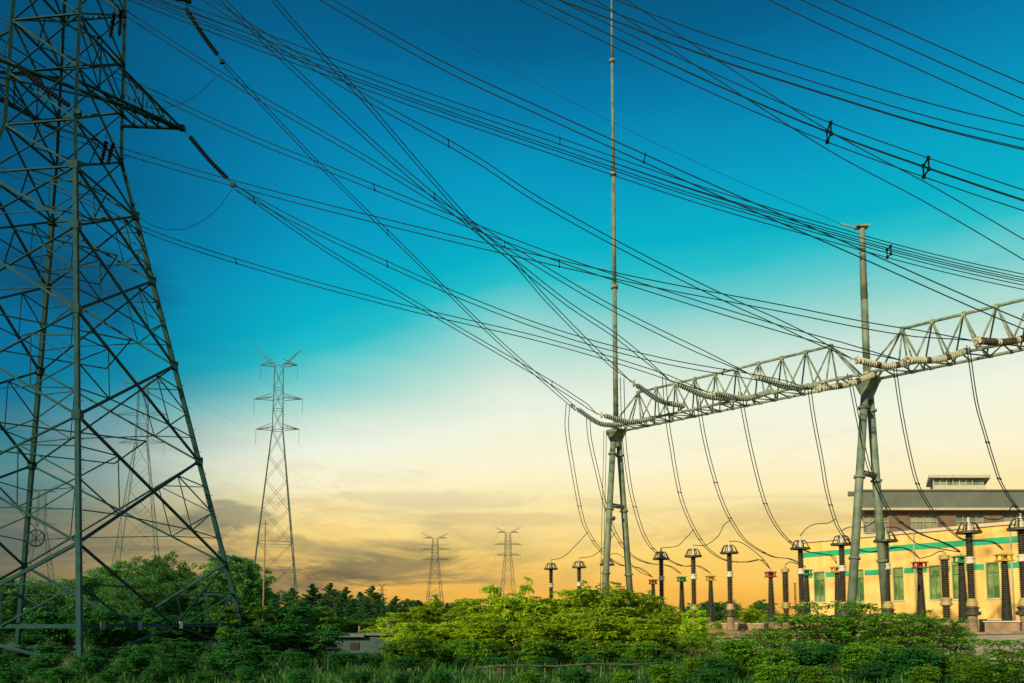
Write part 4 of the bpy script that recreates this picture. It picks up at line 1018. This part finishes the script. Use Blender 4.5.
# right side foreground
rf = [(700,628,37),(735,650,31),(765,622,34),(790,630,31),(815,612,33),(843,600,32),(862,607,34),(893,612,33),(925,610,32),(950,630,33),(975,648,30),(1030,638,22)]
for i, (px, ty, Y) in enumerate(rf):
    plant('wild', i, px, ty, Y, 'loose straggling green shrub in front of the yard wall' if px < 1000 else 'leafy shrub cut by the bottom right corner', 'straggling shrubs before the yard wall' if px < 1000 else None)
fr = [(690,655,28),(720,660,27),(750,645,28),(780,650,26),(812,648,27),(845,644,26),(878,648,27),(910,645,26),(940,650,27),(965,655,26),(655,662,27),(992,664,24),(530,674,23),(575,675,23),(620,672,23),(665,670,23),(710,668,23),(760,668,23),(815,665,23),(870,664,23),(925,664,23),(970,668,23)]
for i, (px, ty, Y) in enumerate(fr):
    plant('leaf_shaded' if i % 3 == 1 else 'leaf_mid', i, px, ty-(i*5) % 11, Y, 'low dark green bush in the foreground at bottom right', 'low foreground bushes at bottom right')
for i, (px, ty, Y, gz) in enumerate([(752,606,68,.2),(775,610,66,.2),(670,612,60,.1),(640,600,58,0),(915,612,52,.6),(858,604,52,.6),(722,618,60,0.)]):
    plant('leaf_yellow', i, px, ty, Y, 'small sunlit bush growing inside the gravel yard', 'bushes inside the yard', gz=gz)
# trees
TR = [('tree',0,236,552,92,'rounded bright tree just right of the huge pylon leg'), ('tree',1,160,551,95,'broad bushy tree behind the pylon leg bracing, left of the rounded tree'), ('tree',2,118,560,100,'tree between two legs of the huge pylon'),
      ('tree',1,132,572,80,'lower leafy tree in front of the broad bushy tree'), ('tree',0,185,578,86,'lower leafy tree between the broad tree and the rounded tree'), ('tree',0,80,572,90,'low tree behind the near leg of the huge pylon'), ('tree',1,38,575,92,'tree behind the far left leg of the huge pylon'), ('tree',2,0,572,85,'tree cut by the left edge of the frame'),
      ('tree',2,205,585,85,'lower tree tucked against the left flank of the rounded tree'), ('tree',0,262,584,100,'lower tree against the right flank of the rounded tree')]
for k, v, px, ty, Y, lab in TR: plant(k, v, px, ty, Y, lab, 'trees behind the huge pylon', 'broadleaf_tree', 'tree', wide=1.25)
PN = [(305,598,70,0),(322,600,72,1),(352,599,72,2),(366,601,70,0),(378,600,74,1),(392,604,76,2),(404,603,80,0),(426,604,84,1),(274,598,72,2),(447,603,90,2),(470,600,95,0),(292,588,80,0),(312,584,85,2),(330,583,90,1),(346,587,84,0),(360,592,92,2),(372,586,78,1),(396,596,95,0),(418,600,110,1),(436,597,112,0),(300,604,68,1),(338,602,66,2),(384,606,88,2)]
for px, ty, Y, v in PN: plant('pine', v, px, ty, Y, 'dark spiky pine in the row behind the shed', 'pines behind the shed', 'pine_tree', 'tree', wide=1.25)
# far tree line
g = []
for i in range(46):
    px = -40+i*25+prng.uniform(-8, 8); Y = prng.uniform(230, 300)
    if 780 < px: continue
    plant('tree', i, px, 601+prng.uniform(-4, 4), Y, 'small far tree in the line along the horizon', 'far tree line', 'far_tree', 'tree', wide=1.6)
# grass
r = np.random.RandomState(5); n = 42000
Y = 17+r.rand(n)**1.2*27; X = (r.rand(n)*2-1)*Y*.72; cl = np.sin(X*1.7+Y)+np.sin(Y*2.3-X*.6)
C = np.stack([X+r.normal(0,.05,n), Y, np.full(n, GZ-.02)], 1); A = np.stack([r.normal(0,.35,n), r.normal(0,.35,n), np.ones(n)], 1)
me = leaf_mesh('grass', C, A, (.24+.12*cl)*r.uniform(.4,1.4,n)+.08, r.uniform(.03,.06,n), 'grass', 5)
o = bpy.data.objects.new('grass', me); COL.objects.link(o); tag(o, 'dense green grass covering the foreground', 'grass', kind='stuff')

# ------------------------------------------------------------------ foreground fence
FY = 27.
fn = thing('post_and_rail_fence', (XY(499, FY), FY, GZ), 'low grey fence of concrete posts and a thin top rail among the foreground grass', 'fence')
def fz(py): return P(500, py, FY).z
for px in (321, 410, 499, 588, 677):
    X_ = XY(px, FY); mb = MB(); mb.box((X_, FY, (GZ-.1+fz(664 if px > 450 else 668))/2), (.14, .14, fz(664 if px > 450 else 668)-GZ+.1)); mb.build('post', 'mossy', fn)
mb = MB(); mb.sweep([(XY(p_, FY), FY-.1, fz(q_)) for p_, q_ in ((478,667),(515,665),(556,666),(590,663.5),(628,664.5),(664,662))], .032, 6); mb.build('rail', 'mossy', fn)
for i, px in enumerate(np.linspace(490, 655, 13)):
    mb = MB(); X_ = XY(px, FY); hh = prng.uniform(-.1, .2); mb.bar((X_, FY-.02, GZ), (X_+prng.uniform(-.05,.05), FY-.02, fz(666)+hh-.08), .022)
    mb.build('stake', 'woodpole', fn)
mb = MB()
for zz in (675, 682): mb.bar((XY(321, FY), FY+.08, fz(zz)), (XY(677, FY), FY+.08, fz(zz)), .012)
mb.build('fence_wire', 'wire', fn)
